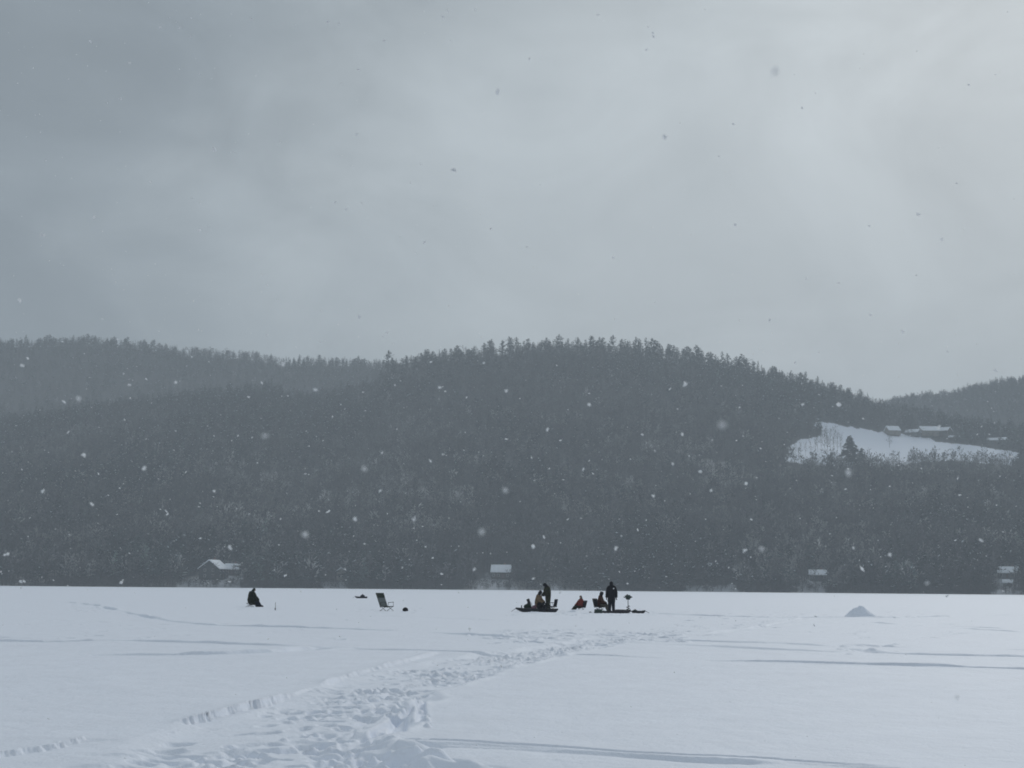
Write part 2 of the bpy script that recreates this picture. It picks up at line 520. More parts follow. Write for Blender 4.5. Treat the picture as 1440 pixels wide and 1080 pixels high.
nth = len(TH); nr = len(RAD)
V = np.stack([GX, GY, Hh], -1).reshape(-1, 3)
V = np.concatenate([V, [[0, 0, float(base_h(np.array([0.]), np.array([0.]))[0])]]])
ii, jj = np.meshgrid(np.arange(nr - 1), np.arange(nth), indexing='ij')
jn = (jj + 1) % nth
Q = np.stack([ii * nth + jj, ii * nth + jn, (ii + 1) * nth + jn, (ii + 1) * nth + jj], -1).reshape(-1, 4)[:, ::-1]
cc = len(V) - 1
T = np.stack([np.full(nth, cc), (np.arange(nth) + 1) % nth, np.arange(nth)], -1)
lake = mesh_np('snow_covered_lake', V, T, Q, M['snow'], True)
tag(lake, 'wide snow covered lake ice with trodden trail and sled tracks', 'lake', kind='structure')

def lake_z(x, y):
    """height of the finished sheet at a point"""
    r0, t0 = math.hypot(x, y), math.atan2(x, y)
    i = int(np.searchsorted(RAD, r0)) - 1; i = min(max(i, 0), nr - 2)
    st = R(54) / (NC - 1); j = min(max(int((t0 + R(27)) / st), 0), NC - 2)
    return float(Hh[i:i + 2, j:j + 2].mean())

def at(u, v, dx=0, dy=0, sink=.0):
    p = ground(u, v)
    x, y = p[0] + dx, p[1] + dy
    return (x, y, lake_z(x, y) - sink)

# ------------------------------------------------------------------ hills
def curve(pts, up_px=0):
    a = sorted(azel(u, v + up_px) for u, v in pts)
    return np.array([p[0] for p in a]), np.array([p[1] for p in a])
A_M = curve([(-420, 690), (-200, 625), (0, 578), (100, 562), (180, 552), (260, 541), (330, 536), (388, 530), (405, 546), (440, 543), (480, 534), (528, 528), (543, 505), (600, 492), (670, 484), (720, 478), (780, 474),
             (880, 477), (960, 487), (1010, 497), (1060, 508), (1110, 520), (1160, 532), (1200, 545), (1250, 558), (1290, 566), (1340, 576), (1440, 590), (1640, 620), (1900, 680)])
A_L = curve([(-420, 520), (-200, 492), (0, 473), (150, 471), (200, 478), (260, 487), (340, 491), (400, 500), (440, 500), (500, 502), (540, 506), (640, 530), (800, 570), (1000, 680), (1900, 800)])
A_R = curve([(-400, 800), (900, 700), (1100, 610), (1180, 585), (1260, 557), (1300, 551), (1340, 546), (1400, 532), (1440, 527), (1550, 519), (1700, 530), (1900, 560)])
RM, RL, RRt = 1400.0, 1850.0, 1800.0

def shore(th):
    return 700 + 10 * np.sin(th * 9 + 1) + 5 * np.sin(th * 31) + 2.2 * np.sin(th * 83 + 2)

def hill(th, r):
    """terrain height at bearing th, distance r"""
    D = shore(th)
    hm = np.interp(th, *A_M) * RM + 1.4 - 15
    t = (r - D) / (RM - D)
    tt = np.clip(t, 0, 1)
    m = hm * (.30 * tt ** 2 + .70 * tt) * np.where(tt < .1, .55 + 4.5 * tt, 1.0)
    m = np.where(t > 1, hm * (1 - ((r - RM) / 900) ** 2), m)
    hl = np.interp(th, *A_L) * RL + 1.4 - 14
    tl = np.clip((r - 1100) / (RL - 1100), 0, 1)
    l = hl * (.6 * tl + .4 * tl * tl); l = np.where(r > RL, hl * (1 - ((r - RL) / 1400) ** 2), l)
    hr = np.interp(th, *A_R) * RRt + 1.4 - 12
    tr = np.clip((r - 1250) / (RRt - 1250), 0, 1)
    q = hr * (.65 * tr + .35 * tr * tr); q = np.where(r > RRt, hr * (1 - ((r - RRt) / 1400) ** 2), q)
    h = np.maximum(np.maximum(m, l), q)
    x, y = r * np.sin(th), r * np.cos(th)
    k = sstep(30, 250, r - D) * (1 - sstep(1250, 1390, r) * .75)
    h = h + k * (7 * fbm(x / 160, y / 160, 200, 4))
    bank = sstep(-3, 6, r - D) * 1.3 - .9
    return np.where(r < D + 1e-6, -.9 + (bank + .9) * 1.0, np.maximum(h, 0) * sstep(-1, 12, r - D) + bank)

# visible snow field on the right hill and clearings on the shore, as photo outlines of the open ground
FIELD = [(1106, 628), (1128, 619), (1150, 613), (1158, 605), (1147, 597), (1152, 593), (1162, 595), (1240, 607), (1303, 616), (1322, 622), (1370, 626), (1400, 631), (1434, 638), (1436, 656), (1390, 652), (1340, 647), (1300, 649), (1262, 655), (1212, 655), (1150, 654), (1106, 649)]
# name: u0, u1, ground rows from..to kept free of big trees
CLEAR = [(284, 318, 806, 840), (316, 340, 802, 840), (255, 338, 813, 840), (455, 488, 817, 840), (478, 486, 806, 840), (664, 712, 815, 840), (688, 722, 806, 840), (772, 800, 820, 840),
         (960, 1036, 824, 845), (1134, 1166, 812, 845), (1118, 1158, 825, 845), (1404, 1434, 806, 845), (1398, 1426, 818, 845), (992, 1010, 799, 812), (418, 442, 801, 812), (448, 462, 781, 792), (566, 584, 799, 812)]
def jitter(u, v):
    return u + 9 * fbm(u / 9, v / 9, 401, 3), v + 2.0 * fbm(u / 7, v / 7, 402, 3)

def clear_w(u, v, cl):
    u0, u1, v0, v1 = cl
    u = u + 16 * fbm(u / 11, v / 6, 403, 3); v = v + 6 * fbm(u / 9, v / 6, 404, 3)
    return sstep(u0 - 3, u0 + 4, u) * sstep(u1 + 3, u1 - 4, u) * sstep(v0 - 2, v0 + 2, v) * sstep(v1 + 4, v1, v)

hth = np.concatenate([np.linspace(-.66, -.45, 60), np.linspace(-.445, .445, 1100), np.linspace(.45, .66, 60)]); hr_ = np.concatenate([np.linspace(670, 780, 90), np.linspace(781, 1500, 330), np.linspace(1510, 3100, 90)])
HR, HT = np.meshgrid(hr_, hth, indexing='ij')
HZ = hill(HT, HR)
vs = np.stack([HR * np.sin(HT), HR * np.cos(HT), HZ], -1).reshape(-1, 3)
a, b = HR.shape
ii, jj = np.meshgrid(np.arange(a - 1), np.arange(b - 1), indexing='ij')
Q = np.stack([ii * b + jj, ii * b + jj + 1, (ii + 1) * b + jj + 1, (ii + 1) * b + jj], -1).reshape(-1, 4)[:, ::-1]
# open ground lies under clean snow; under the wood it is brush and leaf litter dusted with snow
ux, vx_ = project(vs[:, 0], vs[:, 1], vs[:, 2])
opn = inpoly(*jitter(ux, vx_), FIELD).astype(float)
for cl in CLEAR:
    opn = np.maximum(opn, clear_w(ux, vx_, cl) * .34)
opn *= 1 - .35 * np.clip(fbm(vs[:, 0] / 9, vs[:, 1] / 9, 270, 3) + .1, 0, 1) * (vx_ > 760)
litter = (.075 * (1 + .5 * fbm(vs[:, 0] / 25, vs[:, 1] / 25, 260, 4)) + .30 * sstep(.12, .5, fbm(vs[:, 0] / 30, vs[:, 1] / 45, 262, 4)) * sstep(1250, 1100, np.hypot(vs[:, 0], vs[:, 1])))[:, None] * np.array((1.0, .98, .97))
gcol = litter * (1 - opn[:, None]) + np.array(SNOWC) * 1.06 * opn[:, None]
ho = mesh_np('hills', vs, None, Q, M['hillsnow'], True, gcol)
tag(ho, 'snowy wooded hills rising behind the far lake shore', 'hills', kind='structure')

def on_hill(u, v, lo=690, hi=1400):
    """the terrain point seen at a photo pixel: first crossing going outward"""
    th, e = azel(u, v)
    rs = np.linspace(lo, hi, 3000)
    el = (hill(np.full_like(rs, th), rs) - CAM[2]) / rs
    k = np.argmax(el >= e)
    if el[k] < e: k = len(rs) - 1
    r = rs[k]
    return np.array((r * math.sin(th), r * math.cos(th), float(hill(np.array([th]), np.array([r]))[0])))

# ------------------------------------------------------------------ trees
def sliver(p, d, L, w, nrm, ratio=.35):
    """a long thin leaf-shaped clump from p along d; returns 4 points"""
    m = p + d * L * ratio
    return np.array([p, m + nrm * w, p + d * L, m - nrm * w])

def unit(v):
    return v / (np.linalg.norm(v) + 1e-9)

def tmpl_bare(g, nl=12, nt=46, tw=.018):
    """leafless hardwood, height 1"""
    vs, tr, tg = [], [], []
    def quad(q, t):
        n = len(vs); vs.extend(q); tr.extend([(n, n + 1, n + 2), (n, n + 2, n + 3)]); tg.extend([t] * 4)
    lean = np.array([g.normal(0, .03), g.normal(0, .03), 0])
    r0 = .013
    n = len(vs)
    for z, r in ((-.04, r0), (.5, r0 * .7), (.92, r0 * .2)):
        for k in range(3):
            vs.append(np.array([r * math.cos(k * 2.1), r * math.sin(k * 2.1), z]) + lean * z); tg.append(0)
    for j in range(2):
        for k in range(3):
            q = (k + 1) % 3
            tr += [(n + j * 3 + k, n + j * 3 + q, n + j * 3 + 3 + q), (n + j * 3 + k, n + j * 3 + 3 + q, n + j * 3 + 3 + k)]
    limbs = []
    for i in range(nl):
        z = .22 + .66 * (i + g.random()) / nl
        a = g.random() * 6.28
        d = unit(np.array([math.cos(a), math.sin(a), .6 + .9 * g.random()]))
        L = (.42 - .30 * abs(z - .3)) * (.6 + .5 * g.random())
        p = lean * z + np.array([0, 0, z])
        limbs.append((p, d, L))
        quad(sliver(p, d, L, .006, unit(np.cross(d, g.normal(size=3))), .2), 0)
    for i in range(nt):
        p, d, L = limbs[g.integers(len(limbs))]
        s = .25 + .8 * g.random()
        d2 = unit(d * .7 + g.normal(size=3) * .55 + np.array([0, 0, .25]))
        quad(sliver(p + d * L * min(s, 1), d2, .10 + .12 * g.random(), tw * (.6 + .8 * g.random()), unit(np.cross(d2, g.normal(size=3))), .6), 1)
    return np.array(vs), np.array(tr), np.array(tg)

def tmpl_conifer(g, nb=56, kind='pine', w=.05, trunk=True, sub=1):
    """evergreen of height 1: ragged whorls of needle clumps"""
    vs, tr, tg = [], [], []
    def quad(q, t):
        n = len(vs); vs.extend(q); tr.extend([(n, n + 1, n + 2), (n, n + 2, n + 3)]); tg.extend([t] * 4)
    if trunk:
        for z, r in ((-.04, .014), (.97, .002)):
            for k in range(4):
                vs.append(np.array([r * math.cos(k * 1.571), r * math.sin(k * 1.571), z])); tg.append(0)
        for k in range(4):
            q = (k + 1) % 4
            tr += [(k, q, 4 + q), (k, 4 + q, 4 + k)]
    z0 = .10 if kind == 'spruce' else .22
    ax = g.random() * 6.28
    for i in range(nb):
        f = (i + g.random()) / nb
        z = z0 + (1 - z0) * f
        a = g.random() * 6.28
        if kind == 'spruce':
            L = .20 * (1 - f) ** .85 * (.75 + .4 * g.random()) + .012; rise = -.25 + .5 * f
        else:
            L = (.20 * (1 - f ** 2.2) + .025) * (.45 + .8 * g.random()) * (1 + .25 * math.cos(a - ax)); rise = .05 + .5 * f + .2 * g.normal()
            if g.random() < .12: L *= 1.35
        d = unit(np.array([math.cos(a), math.sin(a), rise]))
        p = np.array([0, 0, z])
        side = unit(np.cross(d, [0, 0, 1]))
        for s in range(sub):
            k = (s + .6) / sub
            pp = p + d * L * (k - .6 / sub) * (1 if s else 0)
            dd = unit(d + g.normal(size=3) * .22)
            ss = unit(np.cross(dd, unit(np.array([g.normal() * .5, g.normal() * .5, 1]))))
            quad(sliver(pp, dd, L * (1.0 if sub == 1 else .75), (w * (.6 + .5 * (1 - f))) * (.6 + .7 * g.random()), ss, .6), 2 if g.random() < SNOWY else 1)
            if sub > 1:   # hanging spray, gives the clump body when seen level
                quad(sliver(pp + d * L * .25, unit(dd + np.array([0, 0, -.5 - .4 * g.random()])), L * .5 + .02, w * .5, unit(np.array([-dd[1], dd[0], g.normal() * .5])), .5), 1)
    # leader
    quad(sliver(np.array([0, 0, .93]), np.array([0, 0, 1.0]), .09, .008, np.array([1.0, 0, 0]), .4), 1)
    return np.array(vs), np.array(tr), np.array(tg)

SNOWY = .03
BARE = [tmpl_bare(rng, 11, 40, .020) for k in range(9)]
PINE = [tmpl_conifer(rng, 52, 'pine', .045) for k in range(6)] + [tmpl_conifer(rng, 52, 'spruce', .040) for k in range(4)]
SHRUB = [tmpl_bare(rng, 12, 30, .030) for k in range(4)]

FARM = [(1240, 1346, 606, 622), (1384, 1420, 618, 630)]

def cleared(x, y, z, hpx):
    u, v = project(x, y, z)
    k = inpoly(*jitter(u, v), FIELD)
    for cl in CLEAR + FARM:
        k |= clear_w(u, v, cl) > .2 + .6 * rng.random(np.shape(u)) ** 2
    return k, u, v

def scatter(n, r0, r1, th0=-.43, th1=.43):
    r = np.sqrt(rng.uniform(r0 * r0, r1 * r1, n)); th = rng.uniform(th0, th1, n)
    return th, r

def visible_from_lake(th, r, z, top):
    """drop trees wholly behind a nearer hill (with a margin for a moved camera)"""
    keep = np.ones(len(r), bool)
    for f in np.linspace(.45, .985, 24):
        rr = r * f
        keep &= ((hill(th, rr) + 6) / rr) < (z + top + 22) / r
    return keep

parts_v, parts_t, parts_c = [], [], []
off = 0
def emit(tmpl, x, y, z, h, rot, base, wid=1.0, snow=(.62, .67, .72)):
    """adds many copies of one tree shape to the wood"""
    global off
    v, t, g = tmpl
    n = len(x)
    if n == 0: return
    c, s = np.cos(rot)[:, None], np.sin(rot)[:, None]
    vx, vy, vz = v[:, 0][None], v[:, 1][None], v[:, 2][None]
    hw = (h * wid)[:, None]
    X = x[:, None] + (vx * c - vy * s) * hw
    Y = y[:, None] + (vx * s + vy * c) * hw
    Z = z[:, None] + vz * h[:, None]
    P = np.stack([X, Y, Z], -1).reshape(-1, 3).astype(np.float32)
    tt = (t[None] + (np.arange(n) * len(v))[:, None, None]).reshape(-1, 3) + off
    col = np.where((g == 2)[None, :, None], np.array(snow)[None, None, :], np.where((g == 0)[None, :, None], np.array((.05, .045, .042))[None, None, :], base[:, None, :]))
    parts_v.append(P); parts_t.append(tt.astype(np.int32)); parts_c.append(col.reshape(-1, 3).astype(np.float32))
    off += n * len(v)

def wood(n, r0, r1, hmin, hmax, conifer_bias=0.0, th0=-.43, th1=.43, clip_shore=True):
    th, r = scatter(n, r0, r1, th0, th1)
    D = shore(th)
    r = np.where(r < D + 3, D + 3 + rng.random(n) * 30, r) if clip_shore else r
    z = hill(th, r)
    x, y = r * np.sin(th), r * np.cos(th)
    h = rng.uniform(hmin, hmax, n) * (1 + .15 * fbm(x / 60, y / 60, 300, 2))
    k = visible_from_lake(th, r, z, h)
    c, u, v = cleared(x, y, z, h)
    k &= ~c
    # thin belt in front of the field, so that its snow shows through the stems
    k &= ~((u > 1106) & (u < 1436) & (v > 645) & (v < 668) & (rng.random(n) < .42))
    con = (fbm(x / 90, y / 140, 310, 3) + conifer_bias + .35 * sstep(1150, 1400, r) + rng.normal(0, .25, n)) > .22
    fld = (u > 1095) & (u < 1440) & (v > 640) & (v < 690)
    con &= ~fld
    h = np.where(fld & (v < 674), h * rng.uniform(.7, 1.15, n), h)
    x, y, z, h, con = x[k], y[k], z[k], h[k], con[k]
    m = len(x)
    pick = rng.integers(0, 1000, m)
    rot = rng.random(m) * 6.28
    tone = np.exp(rng.normal(0, .42, m))[:, None] * (1 + .45 * fbm(x / 55, y / 55, 330, 3))[:, None]
    tone *= np.where(rng.random(m) < .03 + .55 * sstep(.05, .5, fbm(x / 45, y / 70, 340, 3)) * (.5 + .8 * sstep(1200, 720, r[k])), rng.uniform(2, 3.6, m), 1.0)[:, None]   # rime on some crowns
    for i, tm in enumerate(BARE):
        q = ~con & (pick % len(BARE) == i)
        emit(tm, x[q], y[q], z[q] - .3, h[q], rot[q], np.array((.080, .079, .078)) * tone[q], 1.0)
    for i, tm in enumerate(PINE):
        q = con & (pick % len(PINE) == i)
        emit(tm, x[q], y[q], z[q] - .3, h[q] * 1.12, rot[q], np.array((.022, .029, .026)) * tone[q], 1.05)

wood(24000, 700, 1370, 9, 15)
wood(3000, 700, 860, 9, 16, .1)
wood(9000, 1350, 1900, 9, 14, .12)
wood(4200, 1760, 1858, 7, 13, .2)
wood(1800, 1720, 1808, 7, 11, .0, .2, .43)
wood(3000, 1330, 1404, 6, 11, .2)
# undergrowth along the shore and under the first trees
n = 3000
th = rng.uniform(-.43, .43, n); r = shore(th) + 1.5 + rng.exponential(12, n)
x, y, z = r * np.sin(th), r * np.cos(th), hill(th, r)
c, u, v = cleared(x, y, z, 3)
k = ~c | (rng.random(n) < .6)
for i, tm in enumerate(SHRUB):
    q = k & (np.arange(n) % 4 == i)
    emit(tm, x[q], y[q], z[q] - .2, rng.uniform(1.5, 4.2, q.sum()), rng.random(q.sum()) * 6.28, np.array((.07, .064, .06)) * rng.uniform(.7, 1.3, (q.sum(), 1)), 1.7)
forest = mesh_np('forest', np.concatenate(parts_v), np.concatenate(parts_t), None, M['tree'], False, np.concatenate(parts_c))
tag(forest, 'dense grey winter wood of bare hardwoods and pines covering the hills', 'forest', kind='stuff')
print('forest verts', off)

# ---- trees one can tell apart: each a thing with trunk and crown
def split_tree(name, tm, base, trunk_c=(.05, .043, .038), snow=(.62, .67, .72)):
    """mesh pair (trunk, crown) of a template"""
    v, t, g = tm
    tri_tag = g[t[:, 0]]
    out = []
    for nm, sel in (('trunk', tri_tag == 0), ('crown', tri_tag > 0)):
        tt = t[sel]; ids, inv = np.unique(tt, return_inverse=True)
        col = np.where((g[ids] == 2)[:, None], np.array(snow), np.where((g[ids] == 0)[:, None], np.array(trunk_c), np.array(base) * rng.uniform(.8, 1.25, (len(ids), 1))))
        o = mesh_np(nm, v[ids], inv.reshape(-1, 3), None, M['tree'], False, col)
        out.append(o)
    return out

def copy_thing(root):
    r2 = root.copy(); COL.objects.link(r2)
    for ch in root.children:
        c = ch.copy(); COL.objects.link(c); c.parent = r2
        c.matrix_parent_inverse.identity()
    return r2

def kinds(name, tms, base):
    protos = []
    for tm in tms:
        root = bpy.data.objects.new(name, None); COL.objects.link(root)
        for o in split_tree(name, tm, base): o.parent = root
        protos.append([root, False])
    return protos

def plant(protos, p, h, wid, label, cat, group, i=None):
    pr = protos[i if i is not None else random.randrange(len(protos))]
    o = pr[0]
    if pr[1]: o = copy_thing(pr[0])
    pr[1] = True
    o.location = p; o.rotation_euler = (0, 0, random.random() * 6.28); o.scale = (h * wid, h * wid, h)
    for k in ('label', 'category', 'group'):
        if k in o: del o[k]
    return tag(o, label, cat, group)

SNOWY = .02
g2 = np.random.default_rng(5)
P_PINE = kinds('pine_tree', [tmpl_conifer(g2, 66, 'pine', .042, True, 2) for k in range(7)] + [tmpl_conifer(g2, 74, 'spruce', .034, True, 2) for k in range(2)], (.028, .038, .028))
P_SPRUCE = kinds('spruce_tree', [tmpl_conifer(g2, 190, 'spruce', .046, True, 2) for k in range(3)], (.024, .032, .027))
P_BARE = kinds('bare_tree', [tmpl_bare(g2, 22, 150, .0042) for k in range(5)], (.085, .078, .072))
P_SHORE = kinds('shore_tree', [tmpl_bare(g2, 18, 120, .008) for k in range(5)], (.07, .064, .06))

def crest_trees(u0, u1, step, A, Rc, hlo, hhi, label, group, dr=14, big=()):
    u = u0
    while u < u1:
        th = azel(u, 500)[0]
        r = Rc - abs(random.gauss(0, dr)) + 4
        c = .5 + .5 * float(vnoise(np.array(u / 21.0), np.array(3.3), 88))
        h = hlo + (hhi - hlo) * (.55 * c + .45 * random.random()) * (1.2 if random.random() < .15 else 1)
        z = float(hill(np.array([th]), np.array([r]))[0])
        plant(P_PINE, (r * math.sin(th), r * math.cos(th), z - .3), h, random.uniform(.85, 1.7), label, 'pine tree', group)
        u += step * random.choice((.35, .5, .8, 1.1, 1.4, 2.1))
crest_trees(552, 1215, 6.4, A_M, RM, 10.5, 22, 'ragged dark pine on the crest of the main ridge, cut out against the sky', 'pines along the crest of the main ridge')
crest_trees(-10, 538, 7.0, A_L, RL, 10, 19, 'hazy pine on the crest of the farther left ridge, paler than the main ridge', 'pines along the crest of the far left ridge', 20)
crest_trees(1238, 1452, 7.0, A_R, RRt, 8, 16, 'hazy pine on the crest of the far right hill', 'pines along the crest of the far right hill', 20)
# the step at the left end of the main ridge
th = azel(546, 500)[0]
plant(P_PINE, (RM * math.sin(th), RM * math.cos(th), float(hill(np.array([th]), np.array([RM]))[0]) - .5), 24, .95, 'tallest pine at the left end of the main ridge, above the dip in the skyline', 'pine tree', None, 0)

# field trees
def hill_tree(protos, u, v, h, wid, label, cat, group, i=None):
    p = on_hill(u, v); p[2] -= .3
    return plant(protos, p, h, wid, label, cat, group, i)
hill_tree(P_SPRUCE, 1196, 650, 22, 2.0, 'dark broad spruce standing alone in front of the snowy hill field', 'spruce tree', None, 0)
hill_tree(P_SPRUCE, 1212, 650, 12, 1.8, 'smaller dark spruce just right of the broad one before the hill field', 'spruce tree', None, 1)
hill_tree(P_SPRUCE, 1438, 658, 20, 1.5, 'dark tall spruce at the right end of the snowy hill field', 'spruce tree', None, 2)
hill_tree(P_BARE, 1251, 630, 12, 1.0, 'lone small bare tree in the middle of the snowy hill field', 'bare tree', None, 0)
for u, v, h in ((1150, 636, 17), (1155, 638, 19), (1160, 637, 22), (1164, 639, 21), (1168, 637, 20), (1173, 639, 23), (1178, 640, 20), (1183, 640, 18), (1147, 640, 15), (1140, 641, 13), (1133, 642, 12), (1126, 642, 12), (1119, 643, 11), (1112, 642, 12)):
    hill_tree(P_BARE, u, v, h, .5, 'tall thin bare tree at the left end of the snowy hill field', 'bare tree', 'thin bare trees at the left end of the field')
for k in range(15):
    u = random.choice((1225, 1262, 1290, 1330, 1345, 1400)) + random.gauss(0, 13)
    hill_tree(P_BARE, u, np.interp(u, [1222, 1260, 1300, 1390, 1430], [653, 653, 647, 650, 654]), random.uniform(3.5, 8), 1.0, 'bare tree rising before the lower edge of the snowy hill field', 'bare tree', 'bare trees along the lower edge of the field')
for k in range(15):
    u = 1258 + 90 * (k + random.random() * .8) / 15
    hill_tree(P_BARE, u, np.interp(u, [1258, 1303, 1350], [612, 618, 626]), random.uniform(6, 10), 1.1, 'small bare tree between the hill field and the farm roofs', 'bare tree', 'bare trees in front of the farm')
# hardwoods along the water that stand out from the wood behind
for k in range(46):
    u = -8 + 1456 * (k + random.random() * .9) / 46
    if any(u0 - 3 < u < u1 + 3 for u0, u1, v0, v1 in CLEAR[:12] if v0 < 826) and random.random() < .15: continue
    th = azel(u, 800)[0]; r = float(shore(np.array([th]))[0]) + random.uniform(5, 14)
    z = float(hill(np.array([th]), np.array([r]))[0])
    plant(P_SHORE, (r * math.sin(th), r * math.cos(th), z - .3), random.uniform(8, 15), random.uniform(.9, 1.2), 'bare hardwood at the edge of the far shore', 'bare tree', 'bare hardwoods along the far shore')

# ------------------------------------------------------------------ houses
def house(name, u, v, w, d, hw, pitch, rz, wallm, label, gable_front=False, chim=True, nwin=3, floors=1, r_hint=None):
    """gabled house; local +X along the ridge, -Y faces the lake"""
    p = on_hill(u, v) if r_hint is None else on_hill(u, v, *r_hint)
    base = math.atan2(-p[0], p[1])
    o = empty(name, (p[0], p[1], p[2] - .6), base + rz, label, 'house')
    H = hw + .6
    rh = (d / 2) * math.tan(pitch)
    b = MB()
    X, Y = w / 2, d / 2
    vs = [(-X, -Y, 0), (X, -Y, 0), (X, Y, 0), (-X, Y, 0), (-X, -Y, H), (X, -Y, H), (X, Y, H), (-X, Y, H), (-X, 0, H + rh), (X, 0, H + rh)]
    b.add(vs, [(0, 1, 5, 4), (2, 3, 7, 6), (1, 2, 6, 9, 5), (3, 0, 4, 8, 7), (3, 2, 1, 0), (4, 5, 9, 8), (6, 7, 8, 9)])
    b.build('wall', wallm, o, False)
    # snow-laden roof: two thick slabs meeting at the ridge, with overhang
    rb = MB(); ov, oe, t = .6, .5, .42
    sl = math.tan(pitch)
    xs = X + oe
    prof = [(-(Y + ov), H - ov * sl + .03), (0, H + rh + .03), (Y + ov, H - ov * sl + .03)]
    pt = [(-(Y + ov) - .05, H - ov * sl + t), (-.3, H + rh + t + .02), (.3, H + rh + t + .02), (Y + ov + .05, H - ov * sl + t)]
    ring = prof + pt[::-1]
    n = len(ring)
    rb.add([(-xs, y, z) for y, z in ring] + [(xs, y, z) for y, z in ring],
           [tuple(range(n)), tuple(range(2 * n - 1, n - 1, -1))] + [(i, i + n, (i + 1) % n + n, (i + 1) % n) for i in range(n)])
    rf = rb.build('roof', M['roofsnow'], o, False)
    if chim:
        MB().box((X * .35, .6, H + rh + .5), (.9, .9, 1.9)).build('chimney', M['brick'], rf, False)
    def opening(nm, c, sx, sz, axis, m):
        wn = MB()
        if axis == 'y': wn.box(c, (sx, .12, sz), bev=.02)
        else: wn.box(c, (.12, sx, sz), bev=.02)
        k = wn.build(nm, M['trim'] if nm == 'window' else m, o, False)
        if nm == 'window':
            pn = MB(); off = .05
            sg = -1 if axis == 'y' else math.copysign(1, c[0])
            if axis == 'y': pn.box((c[0], c[1] + sg * off, c[2]), (sx - .3, .1, sz - .3), bev=.02)
            else: pn.box((c[0] + sg * off, c[1], c[2]), (.1, sx - .3, sz - .3), bev=.02)
            pn.build('pane', M['glass'], k, False)
    for fl in range(floors):
        zz = .6 + 1.5 + fl * 2.8
        for k in range(nwin):
            xx = -X + w * (k + .5) / nwin
            if fl == 0 and k == nwin // 2:
                opening('door', (xx, -Y - .03, .6 + 1.05), 1.1, 2.1, 'y', M['door'])
            else:
                opening('window', (xx, -Y - .03, zz), 1.3, 1.4, 'y', None)
        for sx in (-1, 1):
            opening('window', (sx * (X + .03), -d * .2, zz), 1.2, 1.4, 'x', None)
            opening('window', (sx * (X + .03), d * .2, zz), 1.2, 1.4, 'x', None)
    return o

house('lake_house', 300, 814, 11, 11, 5.2, R(36), R(65), M['wall_dark'], 'dark lake house with its snowy gable end turned to the water', floors=2)
house('lake_cabin', 327, 808, 7, 6, 2.9, R(38), R(-8), M['wall_brown'], 'small brown cabin with white roof just right of the gabled lake house')
house('lake_cottage', 705, 813, 10, 8, 3.4, R(40), R(-6), M['wall_brown'], 'brown cottage with broad snowy roof above the shore left of the anglers', nwin=4)
house('lake_cabin', 1151, 816, 9, 6, 3, R(36), R(6), M['wall_dark'], 'dark low cabin with snowy roof on the shore under the hill field')
house('lake_cabin', 1419, 813, 9, 6.5, 2.9, R(38), R(-15), M['wall_grey'], 'grey cabin with snowy roof near the right end of the shore')
house('boat_shed', 1417, 824, 4, 3.5, 1.7, R(33), R(5), M['wall_brown'], 'little brown shed below the grey cabin at the right end of the shore', chim=False, nwin=2)
house('hillside_cabin', 1001, 802, 5.5, 5, 2.3, R(34), R(28), M['wall_dark'], 'small dark cabin half hidden in trees above the pale bank behind the auger', chim=False, nwin=2)
house('hillside_cabin', 430, 806, 7, 5, 2.4, R(25), R(3), M['wall_brown'], 'low brown cabin with thin snowy roof among trees right of the seated hooded person', chim=False, nwin=2)
house('hillside_cabin', 455, 786, 6, 5, 2.2, R(24), R(-18), M['wall_dark'], 'dark cabin highest up in the trees over the left shore', chim=False, nwin=2)
house('hillside_cabin', 575, 804, 6, 5, 2.4, R(27), R(8), M['wall_grey'], 'grey cabin among trees above the empty folding chair', chim=False, nwin=2)
house('pale_lake_house', 482, 815, 5, 5, 4.4, R(30), R(70), M['wall_pale'], 'narrow pale house on the bank above the far sled', chim=False, nwin=2, floors=1)
# hilltop farm
house('farm_barn', 1255, 612, 11, 10, 4.2, R(38), R(25), M['wall_tan'], 'tan barn with white roof, left one of the farm above the hill field', chim=False)
house('farm_wing', 1284, 613, 12, 8, 3.2, R(32), R(-20), M['wall_grey'], 'low grey wing between the barn and the tan farmhouse', chim=False)
house('farm_house', 1306, 613, 16, 11, 4.6, R(36), R(18), M['wall_tan'], 'tan farmhouse with wide snowy roof above the hill field', nwin=4, floors=1)
house('farm_annex', 1327, 614, 13, 9, 5.2, R(34), R(-28), M['wall_brown'], 'tall brown annex joined to the right of the tan farmhouse', chim=False)
house('farm_shed', 1342, 618, 9, 5, 2.0, R(28), R(-5), M['wall_brown'], 'low brown shed at the right end of the farm', chim=False, nwin=2)
house('farm_stable', 1402, 624, 17, 9, 3.0, R(26), R(-14), M['wall_grey'], 'grey stable half lost in the haze right of the farm', chim=False, nwin=5)

